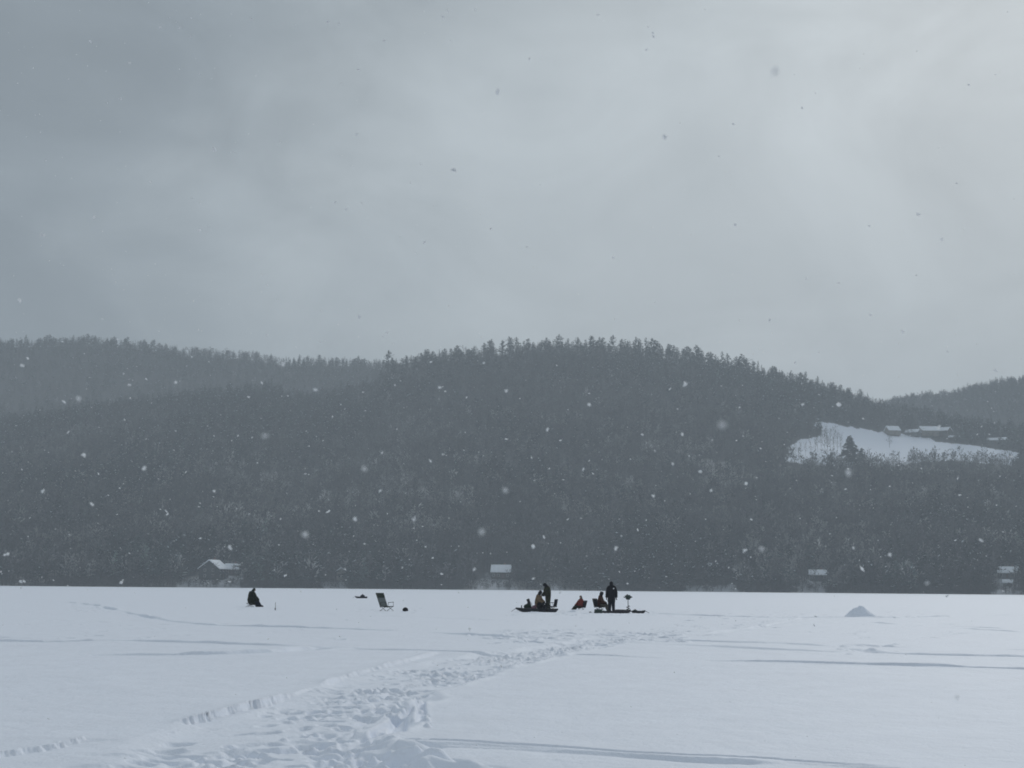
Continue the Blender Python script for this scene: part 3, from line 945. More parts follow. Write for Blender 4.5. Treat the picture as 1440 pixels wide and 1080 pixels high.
# ------------------------------------------------------------------ people
def skin_body(J, rad):
    """one continuous body grown on a joint skeleton; returns (mesh, bone list)"""
    vs, es, rs, tags = [], [], [], []
    idx = {}
    def vert(k, p, r):
        idx[k] = len(vs); vs.append(Vector(p)); rs.append(r)
    def bone(a, b, t): es.append((idx[a], idx[b])); tags.append(t)
    for k in J: vert(k, J[k], rad.get(k.rstrip('LR'), .05))
    for a, b, t in (('pelvis', 'spine', 'torso'), ('spine', 'chest', 'torso'), ('chest', 'neck', 'torso'), ('neck', 'head', 'head'), ('head', 'crown', 'head'), ('head', 'nose', 'head')):
        bone(a, b, t)
    for sd in 'LR':
        for a, b, t in (('chest', 'shoulder' + sd, 'torso'), ('shoulder' + sd, 'elbow' + sd, 'arm'), ('elbow' + sd, 'wrist' + sd, 'arm'), ('wrist' + sd, 'palm' + sd, 'hand'),
                        ('pelvis', 'hip' + sd, 'torso'), ('hip' + sd, 'knee' + sd, 'leg'), ('knee' + sd, 'ankle' + sd, 'leg'), ('ankle' + sd, 'toe' + sd, 'foot')):
            bone(a, b, t)
        w, p, e = Vector(J['wrist' + sd]), Vector(J['palm' + sd]), Vector(J['elbow' + sd])
        d = (p - w).normalized()
        sidev = d.cross((w - e).normalized() + Vector((.3, .5, .2))).normalized()
        curl = d.cross(sidev).normalized()
        for f in range(4):
            o = (f - 1.5) * .021
            L = (.075, .085, .08, .062)[f]
            vert(f'k{f}{sd}', p + sidev * o + d * .02, .0105)
            vert(f'm{f}{sd}', p + sidev * o + d * (.02 + L * .5) + curl * .012, .0095)
            vert(f't{f}{sd}', p + sidev * o + d * (.02 + L * .85) + curl * .04, .0085)
            bone('palm' + sd, f'k{f}{sd}', 'hand'); bone(f'k{f}{sd}', f'm{f}{sd}', 'hand'); bone(f'm{f}{sd}', f't{f}{sd}', 'hand')
        vert('h' + sd, w + d * .03 - sidev * .035 + curl * .01, .0125); vert('j' + sd, w + d * .07 - sidev * .058 + curl * .025, .0105)
        bone('palm' + sd, 'h' + sd, 'hand'); bone('h' + sd, 'j' + sd, 'hand')
    me = bpy.data.meshes.new('body')
    me.from_pydata(vs, es, [])
    o = bpy.data.objects.new('body', me); COL.objects.link(o)
    o.modifiers.new('s', 'SKIN')
    for i, sv in enumerate(me.skin_vertices[0].data):
        sv.radius = (rs[i], rs[i]); sv.use_root = (i == idx['pelvis'])
    o.modifiers['s'].use_smooth_shade = True
    sb = o.modifiers.new('u', 'SUBSURF'); sb.levels = 2; sb.render_levels = 2
    dg = bpy.context.evaluated_depsgraph_get()
    m2 = bpy.data.meshes.new_from_object(o.evaluated_get(dg))
    bpy.data.objects.remove(o); bpy.data.meshes.remove(me)
    bones = [(vs[a], vs[b], t) for (a, b), t in zip(es, tags)]
    return m2, bones

RAD0 = dict(pelvis=.155, spine=.15, chest=.165, neck=.062, head=.105, crown=.075, nose=.018, shoulder=.075, elbow=.055, wrist=.036, palm=.034, hip=.105, knee=.068, ankle=.045, toe=.04)

def person(J, loc, rz, scale, label, outfit, group=None, coat=0.0):
    """J: joints, facing local +X; outfit: list of (part name, regions, inflate, material)"""
    J = dict(J)
    me, bones = skin_body(J, RAD0)
    P = np.array([v.co for v in me.vertices]); N = np.array([v.normal for v in me.vertices])
    cen = np.array([p.center for p in me.polygons])
    bd = []
    for a, b, t in bones:
        a_, b_ = np.array(a), np.array(b); ab = b_ - a_
        k = np.clip(((cen - a_) @ ab) / (ab @ ab), 0, 1)
        r = RAD0['chest'] if t == 'torso' else RAD0['hip'] if t == 'leg' else .05
        bd.append(np.linalg.norm(cen - (a_ + k[:, None] * ab), axis=1) - {'torso': .075, 'leg': .05, 'head': .085, 'arm': .03}.get(t, .02))
    reg = np.array([b[2] for b in bones])[np.argmin(np.array(bd), axis=0)]
    head = np.array(J['head']); nose = np.array(J['nose']); crown = np.array(J['crown'])
    fv = nose - head; fv /= np.linalg.norm(fv); uv = crown - head; uv = uv - fv * (uv @ fv); uv /= np.linalg.norm(uv); sv = np.cross(uv, fv)
    rel = cen - head
    f_, u_, s_ = rel @ fv, rel @ uv, rel @ sv
    root = bpy.data.objects.new('person', me); COL.objects.link(root)
    me.name = 'person'
    me.materials.clear()
    for m in (M['skin'], M['eye'], M['lip']): me.materials.append(m)
    mi = np.zeros(len(cen), dtype=np.int32)
    hd = reg == 'head'
    mi[hd & (f_ > .04) & (np.abs(u_ - .03) < .013) & (np.abs(np.abs(s_) - .035) < .014)] = 1
    mi[hd & (f_ > .04) & (np.abs(u_ + .055) < .012) & (np.abs(s_) < .028)] = 2
    me.polygons.foreach_set('material_index', mi)
    me.polygons.foreach_set('use_smooth', np.ones(len(cen), dtype=bool))
    root.location = loc; root.rotation_euler = (0, 0, rz); root.scale = (scale,) * 3
    tag(root, label, 'person', group)
    polys = [tuple(p.vertices) for p in me.polygons]
    for nm, regs, inf, m in outfit:
        if nm == 'hat': sel = hd & (u_ > .035)
        elif nm == 'hood': sel = hd & ~((f_ > .035) & (u_ < .07) & (u_ > -.09))
        elif nm == 'balaclava': sel = hd
        else: sel = np.isin(reg, regs)
        if nm == 'jacket' and coat:   # hem reaches down over the thighs
            for sd in 'LR':
                sel = sel | ((reg == 'leg') & (np.linalg.norm(cen - np.array(J['hip' + sd]), axis=1) < coat))
        fs = [polys[i] for i in np.nonzero(sel)[0]]
        if not fs: continue
        ids = sorted({i for f in fs for i in f}); mp = {k: i for i, k in enumerate(ids)}
        wr = fbm(P[ids][:, 0] * 14 + P[ids][:, 1] * 9, P[ids][:, 2] * 16, 9, 2)
        Q = P[ids] + N[ids] * (inf * (1 + .35 * wr))[:, None]
        if nm == 'hat': Q += uv * .02
        if nm in ('hood', 'balaclava'):  # gathers to a soft point behind the crown
            k = np.clip(((P[ids] - head) @ uv) / .12, 0, 1) * np.clip(-((P[ids] - head) @ fv) / .08 + .6, 0, 1)
            Q += (uv * .012 - fv * .03) * k[:, None]
        bm = bmesh.new()
        bv = [bm.verts.new(q) for q in Q]
        for f in fs: bm.faces.new([bv[mp[i]] for i in f])
        bm.verts.index_update()
        ed = [e for e in bm.edges if len(e.link_faces) == 1]
        inn = {}
        for e in ed:   # turn the hem in towards the body
            for v in e.verts:
                if v not in inn: inn[v] = bm.verts.new(Vector(P[ids[v.index]] - N[ids[v.index]] * .006))
        for e in ed:
            a, b = e.verts
            lp = e.link_loops[0]
            if lp.vert is a: bm.faces.new((b, a, inn[a], inn[b]))
            else: bm.faces.new((a, b, inn[b], inn[a]))
        for f in bm.faces: f.smooth = True
        cm = bpy.data.meshes.new(nm); bm.to_mesh(cm); bm.free()
        cm.materials.append(m)
        c = bpy.data.objects.new(nm, cm); COL.objects.link(c); c.parent = root
    return root

def joints(pelvis, lean=0.0, hunch=0.0, knee=None, foot=None, elbow=None, hand=None, nod=0.0, look=0.0, spread=.13, torso=1.0):
    """facing +X. knee/foot/elbow/hand: (x, y, z) for the left (+Y) and right side, or one value mirrored"""
    px, py, pz = pelvis
    def up_(d, extra=0): return (px + d * math.sin(lean) + extra, py, pz + d * math.cos(lean))
    J = {'pelvis': pelvis, 'spine': up_(.2 * torso), 'chest': up_(.40 * torso, hunch * .5)}
    nk = up_(.575 * torso, hunch); J['neck'] = nk
    a = lean + nod
    hx, hy, hz = nk[0] + .15 * math.sin(a) + .02, nk[1], nk[2] + .15 * math.cos(a)
    J['head'] = (hx, hy, hz)
    J['crown'] = (hx + .085 * math.sin(a), hy, hz + .085 * math.cos(a))
    J['nose'] = (hx + .105 * math.cos(a) * math.cos(look), hy + .105 * math.sin(look), hz - .02 - .105 * math.sin(a))
    ch = J['chest']
    for sd, sg in (('L', 1), ('R', -1)):
        def pick(q, i=0 if sg > 0 else 1):
            if isinstance(q[0], (tuple, list)): return q[i]
            return (q[0], q[1] * sg, q[2])
        J['hip' + sd] = (px + .02, py + sg * .09, pz - .03)
        J['knee' + sd] = pick(knee); J['ankle' + sd] = pick(foot)
        k = J['ankle' + sd]; J['toe' + sd] = (k[0] + .19, k[1] + sg * .02, max(k[2] - .05, .045))
        J['shoulder' + sd] = (ch[0] + .03 * math.sin(lean), ch[1] + sg * .175, ch[2] + .06)
        J['elbow' + sd] = pick(elbow); J['wrist' + sd] = pick(hand)
        e, w = Vector(J['elbow' + sd]), Vector(J['wrist' + sd])
        J['palm' + sd] = tuple(w + (w - e).normalized() * .075)
    return J

def outfit(jacket, trousers, head, headmat, inf=.03, boots=None, gloves=None):
    return [('trousers', ('leg',), inf * .8, trousers), ('jacket', ('torso', 'arm'), inf, jacket), ('boots', ('foot',), .028, boots or M['boot']),
            ('gloves', ('hand',), .004, gloves or M['glove']), (head, ('head',), .03, headmat)]

def faceimg(ang_from_right):
    """heading in the picture: 0 = facing right, 90 = facing away"""
    return R(ang_from_right)

# 1 standing angler, back to us
Jst = joints((0, 0, .95), .02, .0, (.03, .10, .51), (-.02, .11, .10), (-.02, .25, 1.15), (.04, .27, .90), .12)
g = at(860, 861.5)
person(Jst, (g[0], g[1], g[2] - .03), faceimg(97), 1.03, 'standing person all in black, seen from behind beside the auger',
       outfit(M['black'], M['navy'], 'hood', M['black'], .045), None, .30)
# 2 standing angler in camouflage behind the loaded sled, bent to the left
Jcm = joints((0, 0, .92), .10, .06, ((.05, .12, .50), (.0, -.12, .50)), ((-.02, .13, .10), (-.06, -.13, .10)), ((.10, .27, 1.12), (.12, -.27, 1.12)), ((.28, .2, 1.0), (.28, -.22, .98)), .55)
g = at(770, 859.5, 0, .3)
person(Jcm, (g[0] + .05, g[1], g[2] - .03), faceimg(205), 1.0, 'standing person in dark camouflage looking down over the loaded sled', outfit(M['camo'], M['camodark'], 'balaclava', M['black'], .045), None, .28)
# 3 tan jacket, seated on the loaded sled
Jtn = joints((0, 0, .46), .16, .02, ((.40, .14, .52), (.42, -.15, .50)), ((.52, .13, .17), (.58, -.16, .17)), ((.16, .27, .72), (.18, -.28, .72)), ((.36, .17, .60), (.38, -.18, .60)), .2, -.3)
g = at(756, 861)
person(Jtn, (g[0] - .02, g[1] + .05, g[2] - .02), faceimg(-25), .98, 'seated person in a tan jacket and black head covering on the loaded sled', outfit(M['tan'], M['black'], 'balaclava', M['black'], .035))
# 4 red jacket, low chair, facing left
Jrd = joints((0, 0, .36), -.30, .06, ((.36, .12, .36), (.38, -.14, .34)), ((.60, .12, .09), (.62, -.14, .09)), ((.10, .26, .52), (.12, -.27, .52)), ((.30, .14, .44), (.30, -.16, .44)), .45)
g = at(815, 857.5)
person(Jrd, (g[0] + .03, g[1], g[2] - .10), faceimg(212), .86, 'person in a red jacket and dark hood slouched in a low chair', outfit(M['red'], M['camodark'], 'hood', M['green'], .045))
# 5 rust jacket, chair, facing right
Jrs = joints((0, 0, .43), .05, .03, ((.40, .12, .46), (.40, -.14, .44)), ((.50, .12, .10), (.54, -.14, .10)), ((.12, .26, .66), (.14, -.27, .66)), ((.32, .14, .58), (.34, -.16, .58)), .1)
g = at(844, 861)
person(Jrs, (g[0] - .02, g[1], g[2] - .02), faceimg(-18), .98, 'seated person in a rust brown jacket with pale legs, left of the person in black', outfit(M['brownred'], M['blanket'], 'balaclava', M['black'], .04))
# 6 hooded fisher on the left, low stool
Jfs = joints((0, 0, .33), .05, .06, ((.36, .05, .32), (.36, -.20, .28)), ((.42, .0, .09), (.48, -.26, .08)), ((.10, .27, .60), (.12, -.29, .60)), ((.34, .14, .44), (.36, -.17, .42)), .4)
gf = at(352.5, 853)
person(Jfs, (gf[0], gf[1], gf[2] - .02), faceimg(34), 1.10, 'hooded person in black sitting alone on a low stool, farthest left', outfit(M['camodark'], M['navy'], 'hood', M['green'], .085), None, .2)

# ------------------------------------------------------------------ gear
def chair(loc, rz, label, cloth, back, frame, scale=1.0, seat_h=.42, recline=.32, back_h=.62, w=.52, cat='folding chair', headrest=None, legs_low=False, name='folding_chair'):
    """camp chair facing local +X"""
    o = empty(name, loc, rz, label, cat)
    o.scale = (scale,) * 3
    hw = w / 2
    n = 7
    sx = np.linspace(-.22, .26, n)
    grid = [[(x, y, seat_h - .05 * (1 - (y / hw) ** 2) * (1 - ((x - .02) / .3) ** 2) + .03 * x) for y in np.linspace(-hw, hw, 7)] for x in sx]
    MB().sheet(grid, .022).build('seat', cloth, o)
    bx0, bz0 = -.21, seat_h - .02
    grid = [[(bx0 - math.sin(recline) * s * back_h - .04 * (1 - (y / hw) ** 2), y, bz0 + math.cos(recline) * s * back_h) for y in np.linspace(-hw, hw, 7)] for s in np.linspace(.03, 1, 8)]
    bk = MB().sheet(grid, .022).build('backrest', back, o)
    if headrest:
        grid = [[(bx0 - math.sin(recline) * s * back_h - .03 * (1 - (y / hw) ** 2) + .03, y, bz0 + math.cos(recline) * s * back_h) for y in np.linspace(-hw * 1.02, hw * 1.02, 7)] for s in np.linspace(.70, 1.03, 6)]
        MB().sheet(grid, .05).build('headrest', headrest, bk)
    tx, tz = bx0 - math.sin(recline) * back_h, bz0 + math.cos(recline) * back_h
    fr = MB()
    for y in (-hw - .012, hw + .012):
        fr.tube([(bx0 + .03, y, bz0 - .06), (bx0, y, bz0), (tx, y, tz + .02)], .013)
        fr.tube([(-.24, y, seat_h - .02), (.28, y, seat_h + .01)], .013)
    fr.tube([(tx, -hw - .012, tz + .02), (tx, hw + .012, tz + .02)], .013)
    fr.tube([(.27, -hw - .012, seat_h + .01), (.27, hw + .012, seat_h + .01)], .013)
    fr.build('frame', frame, o)
    for y in (-hw - .04, hw + .04):
        a = MB().box((.02, y, seat_h + .23), (.42, .05, .025), (0, -.08, 0))
        a.tube([(-.2, y, seat_h + .02), (-.16, y, seat_h + .21)], .011).tube([(.22, y, seat_h), (.2, y, seat_h + .23)], .011)
        a.build('armrest', frame, o)
    for y in (-hw - .012, hw + .012):
        for x0, x1 in ((-.2, .26), (.26, -.24)):
            lg = MB().tube([(x0 * .9, y * (1.0 if x0 < 0 else .94), seat_h), (x1, y * (1.0 if x0 < 0 else .94), .02)], .013)
            lg.box((x1, y, .012), (.06, .05, .024))
            lg.build('leg', frame, o)
    return o

def sled(loc, rz, L, W, H, label, m, bow=1.0, rope=True, group=None):
    """moulded pulk: flat floor, raised sides, swept-up bow at local -X"""
    o = empty('sled', loc, rz, label, 'sled', group)
    rows = []
    for s in np.linspace(0, 1, 22):
        x = -L / 2 + L * s
        k = max(0, 1 - s / .22)
        zf = .015 + bow * H * .85 * k ** 2
        ke = max(0, (s - .93) / .07)
        zf += H * .7 * ke ** 2
        w = W / 2 * (1 - .40 * k ** 2 - .06 * ke)
        top = max(H * (1 + .25 * k), zf + .02)
        row = []
        for q in np.linspace(-1, 1, 13):
            aq = abs(q)
            e = max(0, (aq - .62) / .38)
            y = math.copysign(w * (min(aq, .62) / .62 * .82 + .18 * e ** .7), q)
            z = zf + (top - zf) * e ** 1.4 + (.012 if abs(aq - .3) < .1 else 0)
            row.append((x, y, z))
        rows.append(row)
    h = MB().sheet(rows, .014).build('hull', m, o)
    rm = MB()
    for sd in (0, -1):
        rm.tube([(r[sd][0], r[sd][1] * 1.01, r[sd][2]) for r in rows], .016, 6)
    rm.tube([rows[-1][k] for k in range(0, 13, 2)], .016, 6)
    rm.build('rim', m, o)
    if rope:
        pts = [(-L / 2 + .03, -W * .22, H)]
        for t in np.linspace(0, 1, 8)[1:]:
            pts.append((-L / 2 - .28 * math.sin(t * PI), -W * .22 + W * .44 * t, H * (1 - math.sin(t * PI)) + .02))
        MB().tube(pts, .009, 5).build('tow_rope', M['black'], o)
    return o

def blob(name, loc, d, m, label, cat, rz=0.0, tilt=0.0, seed=1, group=None, neck=True):
    """soft filled bag: lumpy rounded body with a gathered top and a knot"""
    rs = np.random.default_rng(seed)
    o = empty(name, loc, rz, label, cat, group)
    o.rotation_euler = (0, tilt, rz)
    bm = bmesh.new()
    bmesh.ops.create_icosphere(bm, subdivisions=3, radius=1)
    for v in bm.verts:
        c = v.co
        k = 1 + .13 * float(fbm(np.array(c.x * 1.7 + seed), np.array(c.y * 1.7 + c.z), seed, 3))
        z = c.z
        flat = max(z, -.72)
        pinch = 1 - .35 * max(0, z) ** 3
        v.co = Vector((c.x * k * pinch * d[0] / 2, c.y * k * pinch * d[1] / 2, (flat + .72) / 1.72 * d[2]))
    for f in bm.faces: f.smooth = True
    me = bpy.data.meshes.new('body'); bm.to_mesh(me); bm.free(); me.materials.append(m)
    b = bpy.data.objects.new('bag_body', me); COL.objects.link(b); b.parent = o
    if neck:
        MB().lathe([(.02, d[2] * .96), (.03, d[2] * 1.0), (.018, d[2] * 1.03), (.05, d[2] * 1.12), (.035, d[2] * 1.14)], n=9, wob=.4).build('knot', m, o)
    return o

def bucket(loc, label, m, r=.15, h=.36, up=True, lid=None, group=None, rz=0.0):
    o = empty('bucket', loc, rz, label, 'bucket', group)
    if up:
        MB().lathe([(r * .84, 0), (r * .85, .01), (r, h * .93), (r * 1.05, h * .935), (r * 1.05, h), (r * .97, h), (r * .80, .03), (.01, .025)], n=20).build('pail', m, o)
    else:
        MB().lathe([(r * 1.05, 0), (r * 1.05, .03), (r, .035), (r * .9, h * .8), (r * .78, h * .95), (r * .5, h), (.01, h)], n=20).build('pail', m, o)
    hz = h * .95 if up else .05
    MB().tube([(r * math.cos(a) * 1.06, r * math.sin(a) * 1.06, hz - .10 * math.sin(a) * (1 if up else 0)) for a in np.linspace(PI, 2 * PI, 12)], .006, 5).build('bail_handle', M['steel'], o)
    if lid: MB().lathe([(r * 1.08, h), (r * 1.08, h + .025), (r * .9, h + .04), (.01, h + .04)], n=20).build('lid', lid, o)
    return o

# far left fisher: stool, stick
g = gf
st = empty('folding_stool', (g[0] - .02, g[1], g[2]), R(-8), 'low black folding stool under the lone hooded person', 'stool')
MB().sheet([[(x, y, .245 - .02 * (1 - (y / .2) ** 2)) for y in np.linspace(-.2, .2, 6)] for x in np.linspace(-.20, .18, 6)], .02).build('seat', M['black'], st)
for y in (-.2, .2):
    for a, b in ((-.22, .2), (.2, -.30)):
        MB().tube([(a, y, .24), (b, y, -.02)], .014).build('leg', M['steel'], st)
g = at(387, 858)
tu = empty('tip_up', g, 0, 'thin grey stick with small base set in the snow right of the lone hooded person', 'fishing tip-up')
MB().tube([(0, 0, -.05), (.01, 0, .25), (0, 0, .47)], [.016, .014, .012]).build('pole', M['wood'], tu)
MB().box((0, 0, .10), (.06, .30, .035), (0, .1, .2)).build('cross_bar', M['wood'], tu)
MB().lathe([(.035, .06), (.04, .08), (.035, .13), (.015, .14)], n=10).build('spool', M['darkgrey'], tu)

# far sled with a bundle
g = at(508, 841.2)
sled((g[0], g[1], g[2] - .02), R(6), 1.45, .55, .20, 'dark sled far out on the ice, upper left of the empty chair', M['plastic'])
blob('duffel_bag', (g[0] + .15, g[1], g[2] + .02), (.55, .4, .42), M['navy'], 'dark bundle lying in the far sled', 'bag', .3, 0, 4)

# empty reclining chair
g = at(543.5, 859)
chair((g[0], g[1], g[2] - .02), R(-38), 'empty folding recliner with pale mesh back and dark headrest', M['mesh_dark'], M['mesh_light'], M['darkgrey'], 1.0, .28, .46, .84, .60, 'folding chair', M['mesh_dark'], name='folding_recliner')
g = at(570, 859.8)
blob('gear_bag', (g[0], g[1], g[2] - .01), (.33, .28, .24), M['black'], 'small black domed bag on the snow right of the empty recliner', 'bag', .2, 0, 51, None, False)

# loaded sled under the tan jacket
g1 = at(755, 861)
sled((g1[0], g1[1], g1[2] - .02), R(-2), 2.42, .76, .20, 'long black sled loaded with gear, left of the group', M['plastic'])
def on1(u, dy=0, dz=.05):
    p = ground(u, 861); return (p[0], g1[1] + dy, g1[2] + dz)
bucket(on1(757, .04), 'black bucket seat under the person in the tan jacket', M['plastic'], .17, .34, True, M['plastic'])
bk = blob('duffel_bag', on1(742, -.02, .20), (.44, .34, .27), M['green'], 'dark green bag lying on a pale crate in the loaded sled', 'bag', .2, 0, 7)
cr = empty('crate', on1(742, -.02), .1, 'pale grey crate in the loaded sled, under the green bag', 'crate')
MB().box((0, 0, .085), (.38, .30, .17), taper=1.04).build('box', M['mesh_light'], cr)
MB().box((0, 0, .175), (.41, .33, .02)).build('lid', M['darkgrey'], cr)
fl = empty('thermos', on1(733.5, -.05), 0, 'slim pale flask standing near the bow of the loaded sled', 'flask')
MB().lathe([(.036, 0), (.04, .01), (.04, .22), (.03, .25)], n=14).build('bottle', M['mesh_light'], fl)
MB().lathe([(.032, .25), (.033, .255), (.033, .31), (.01, .32)], n=14).build('cap', M['darkgrey'], fl)
tb = empty('rod_case', on1(747.5, .05, .03), 0, 'dark grey rod case leaning upright in the loaded sled', 'rod case')
tb.rotation_euler = (.1, R(-17), 0)
MB().lathe([(.065, .0), (.08, .02), (.085, .30), (.088, .58), (.07, .64)], n=14).build('tube', M['darkgrey'], tb)
MB().lathe([(.092, .64), (.095, .66), (.09, .73), (.03, .745)], n=14).build('cap', M['black'], tb)
MB().tube([(.085, 0, .15), (.13, 0, .3), (.13, 0, .42), (.085, 0, .55)], .012, 5).build('strap', M['black'], tb)
blob('stuff_sack', on1(750, -.10), (.34, .28, .36), M['pink'], 'mauve sack tucked beside the rod case in the loaded sled', 'bag', .3, R(18), 9)
blob('plastic_bag', on1(754.5, -.13), (.20, .16, .17), M['white'], 'off white bag in front of the person in the tan jacket', 'bag', .6, 0, 12)
blob('plastic_bag', on1(770.5, -.13, .05), (.11, .1, .13), M['white'], 'tiny pinkish white bag at the feet of the person in camouflage', 'bag', .6, 0, 13)
blob('plastic_bag', on1(777.5, -.06), (.24, .2, .19), M['white'], 'white bag at the stern of the loaded sled under the dark chair', 'bag', .2, 0, 14)
blob('plastic_bag', on1(781, -.10, .05), (.16, .14, .10), M['white'], 'flat white bag at the very stern of the loaded sled', 'bag', 1.2, 0, 15)
bg = empty('backpack', on1(765, -.06), R(10), 'black backpack leaning on the knees of the seated person on the loaded sled', 'backpack')
MB().box((0, 0, .22), (.44, .26, .46), (0, .1, 0), .8, .5).build('pack', M['black'], bg)
MB().box((.0, -.15, .15), (.30, .08, .22), (0, .1, 0), .9, .5).build('pocket', M['darkgrey'], bg)
MB().tube([(-.05, 0, .43), (-.02, 0, .50), (.06, 0, .50), (.09, 0, .42)], .012, 5).build('strap', M['black'], bg)
g = at(776.5, 860.5, 0, .5)
chair((g[0], g[1], g[2] - .02), R(200), 'dark blue folding chair behind the person in camouflage', M['navy'], M['navy'], M['black'], .92, .36, .20, .45, .5)
# red jacket's chair and the heap before it
g = at(816, 857.5)
chair((g[0] + .06, g[1] + .02, g[2] - .10), R(212), 'low dark chair holding the person in the red jacket', M['darkgrey'], M['darkgrey'], M['black'], .85, .30, .34, .52, .52)
# rust jacket's chair
g = at(843.3, 861)
chair((g[0], g[1] + .02, g[2] - .02), R(-30), 'black folding chair holding the person in the rust jacket', M['black'], M['black'], M['black'], .98, .36, .26, .48, .60)
gb = empty('tackle_bag', at(841.5, 862.5), R(4), 'dark green tackle bag on the snow beside the black chair', 'bag')
MB().box((0, 0, .11), (.46, .24, .22), taper=.92, bev=.3).build('bag_body', M['greenplastic'], gb)
MB().tube([(-.1, 0, .21), (-.05, 0, .27), (.05, 0, .27), (.1, 0, .21)], .012, 5).build('handle', M['black'], gb)
g = at(830, 861.5)
gl = blob('rag', (g[0], g[1], g[2] - .01), (.16, .12, .07), M['darkgrey'], 'small dark rag on the snow left of the black chair', 'rag', .2, 0, 21, None, False)

# right-hand sleds, auger
g2_ = at(864, 862.3)
sled((g2_[0], g2_[1], g2_[2] - .02), R(181), 1.85, .62, .13, 'long low black sled in front of the standing person in black', M['plastic'])
tp = empty('tarp', (g2_[0] + .42, g2_[1], g2_[2] + .06), 0, 'dark rumpled tarp filling the low sled beside the auger', 'tarp')
tg_ = [[(x, y, .05 + .09 * math.exp(-(y / .22) ** 2) * (1 + .4 * float(fbm(np.array(x * 4), np.array(y * 5), 77, 3)))) for y in np.linspace(-.28, .28, 12)] for x in np.linspace(-.45, .5, 22)]
MB().sheet(tg_, .014).build('cover', M['navy'], tp)
MB().tube([(-.1, -.29, .05), (-.1, -.1, .13), (-.1, .1, .135), (-.1, .29, .05)], .01, 5).build('strap', M['black'], tp)
g3 = at(898, 862.4)
sled((g3[0], g3[1], g3[2] - .02), R(184), .74, .42, .15, 'short black sled with upswept end right of the auger', M['plastic'])
blob('tool_bag', (g3[0] - .2, g3[1], g3[2] + .01), (.36, .3, .20), M['green'], 'dark green bag in the short sled right of the auger', 'bag', .1, 0, 33)

g = at(883.3, 861.8)
au = empty('ice_auger', (g[0], g[1], g[2] - .04), R(15), 'ice auger standing upright in the snow with engine and handles on top', 'ice auger')
MB().tube([(0, 0, 0), (0, 0, .98)], .021, 10).build('shaft', M['steel'], au)
hv, hf = [], []
for k in range(60):
    a = k / 59 * 3.2 * 2 * PI; z = .05 + k / 59 * .40
    hv += [(.018 * math.cos(a), .018 * math.sin(a), z), (.11 * math.cos(a), .11 * math.sin(a), z), (.11 * math.cos(a), .11 * math.sin(a), z + .02), (.018 * math.cos(a), .018 * math.sin(a), z + .012)]
for k in range(59):
    for q in range(4):
        hf.append((k * 4 + q, k * 4 + (q + 1) % 4, k * 4 + 4 + (q + 1) % 4, k * 4 + 4 + q))
hf += [(3, 2, 1, 0), (236, 237, 238, 239)]
MB().add(hv, hf).build('screw_flight', M['darkgrey'], au)
en = MB().box((0, 0, 1.0), (.27, .24, .14), bev=.4, taper=.85).box((0, 0, .87), (.20, .18, .14), bev=.4, taper=1.2)
en.box((.15, .02, .95), (.12, .12, .11), bev=.3).box((-.14, 0, .98), (.10, .12, .10), bev=.3)
ew = en.build('engine', M['greenplastic'], au)
MB().lathe([(.03, 1.065), (.035, 1.075), (.035, 1.105), (.01, 1.11)], (-.04, 0, 0), 10).build('fuel_cap', M['black'], ew)
for sx in (-1, 1):
    hd_ = MB().tube([(0, .0, .86), (sx * .13, .0, .87), (sx * .20, .02, .93), (sx * .24, .02, .95)], .013, 7)
    hd_.tube([(sx * .19, .02, .925), (sx * .27, .02, .955)], .02, 8)
    hd_.build('handle', M['black'], au)

# snow heaps
def heap(name, loc, rx, ry, h, seed, label, cat='snow mound'):
    n, m = 60, 26
    vs, fs = [], []
    for i in range(m):
        f = i / (m - 1)
        for k in range(n):
            a = 2 * PI * k / n
            x, y = f * math.cos(a), f * math.sin(a)
            q = float(fbm(np.array(x * 2.2 + seed), np.array(y * 2.2), seed, 4))
            z = h * (max(0, 1 - f) ** 1.08) * (1 + .42 * q) + .11 * h * float(fbm(np.array(x * 8 + seed), np.array(y * 8), seed + 5, 3)) * (1 - f)
            w = 1 + .22 * float(fbm(np.array(math.cos(a) * 1.3 + 5), np.array(math.sin(a) * 1.3 + seed), seed + 2, 2))
            vs.append((x * rx * w, y * ry * w, z - .05 * f))
    for i in range(m - 1):
        for k in range(n):
            q = (k + 1) % n
            fs.append((i * n + k, (i + 1) * n + k, (i + 1) * n + q, i * n + q))
    o = MB().add(vs, fs).build(name, M['clod'], None, True)
    o.location = loc
    for p in o.data.polygons: p.use_smooth = True
    return tag(o, label, cat)
g = at(1211, 867.5)
heap('snow_mound', (g[0], g[1] + .3, g[2]), 1.0, .9, .74, 3, 'shovelled snow mound standing alone right of the party')
g = at(806, 861)
heap('snow_heap', (g[0], g[1], g[2] - .02), .62, .45, .17, 8, 'low heap of dug snow before the person in the red jacket')

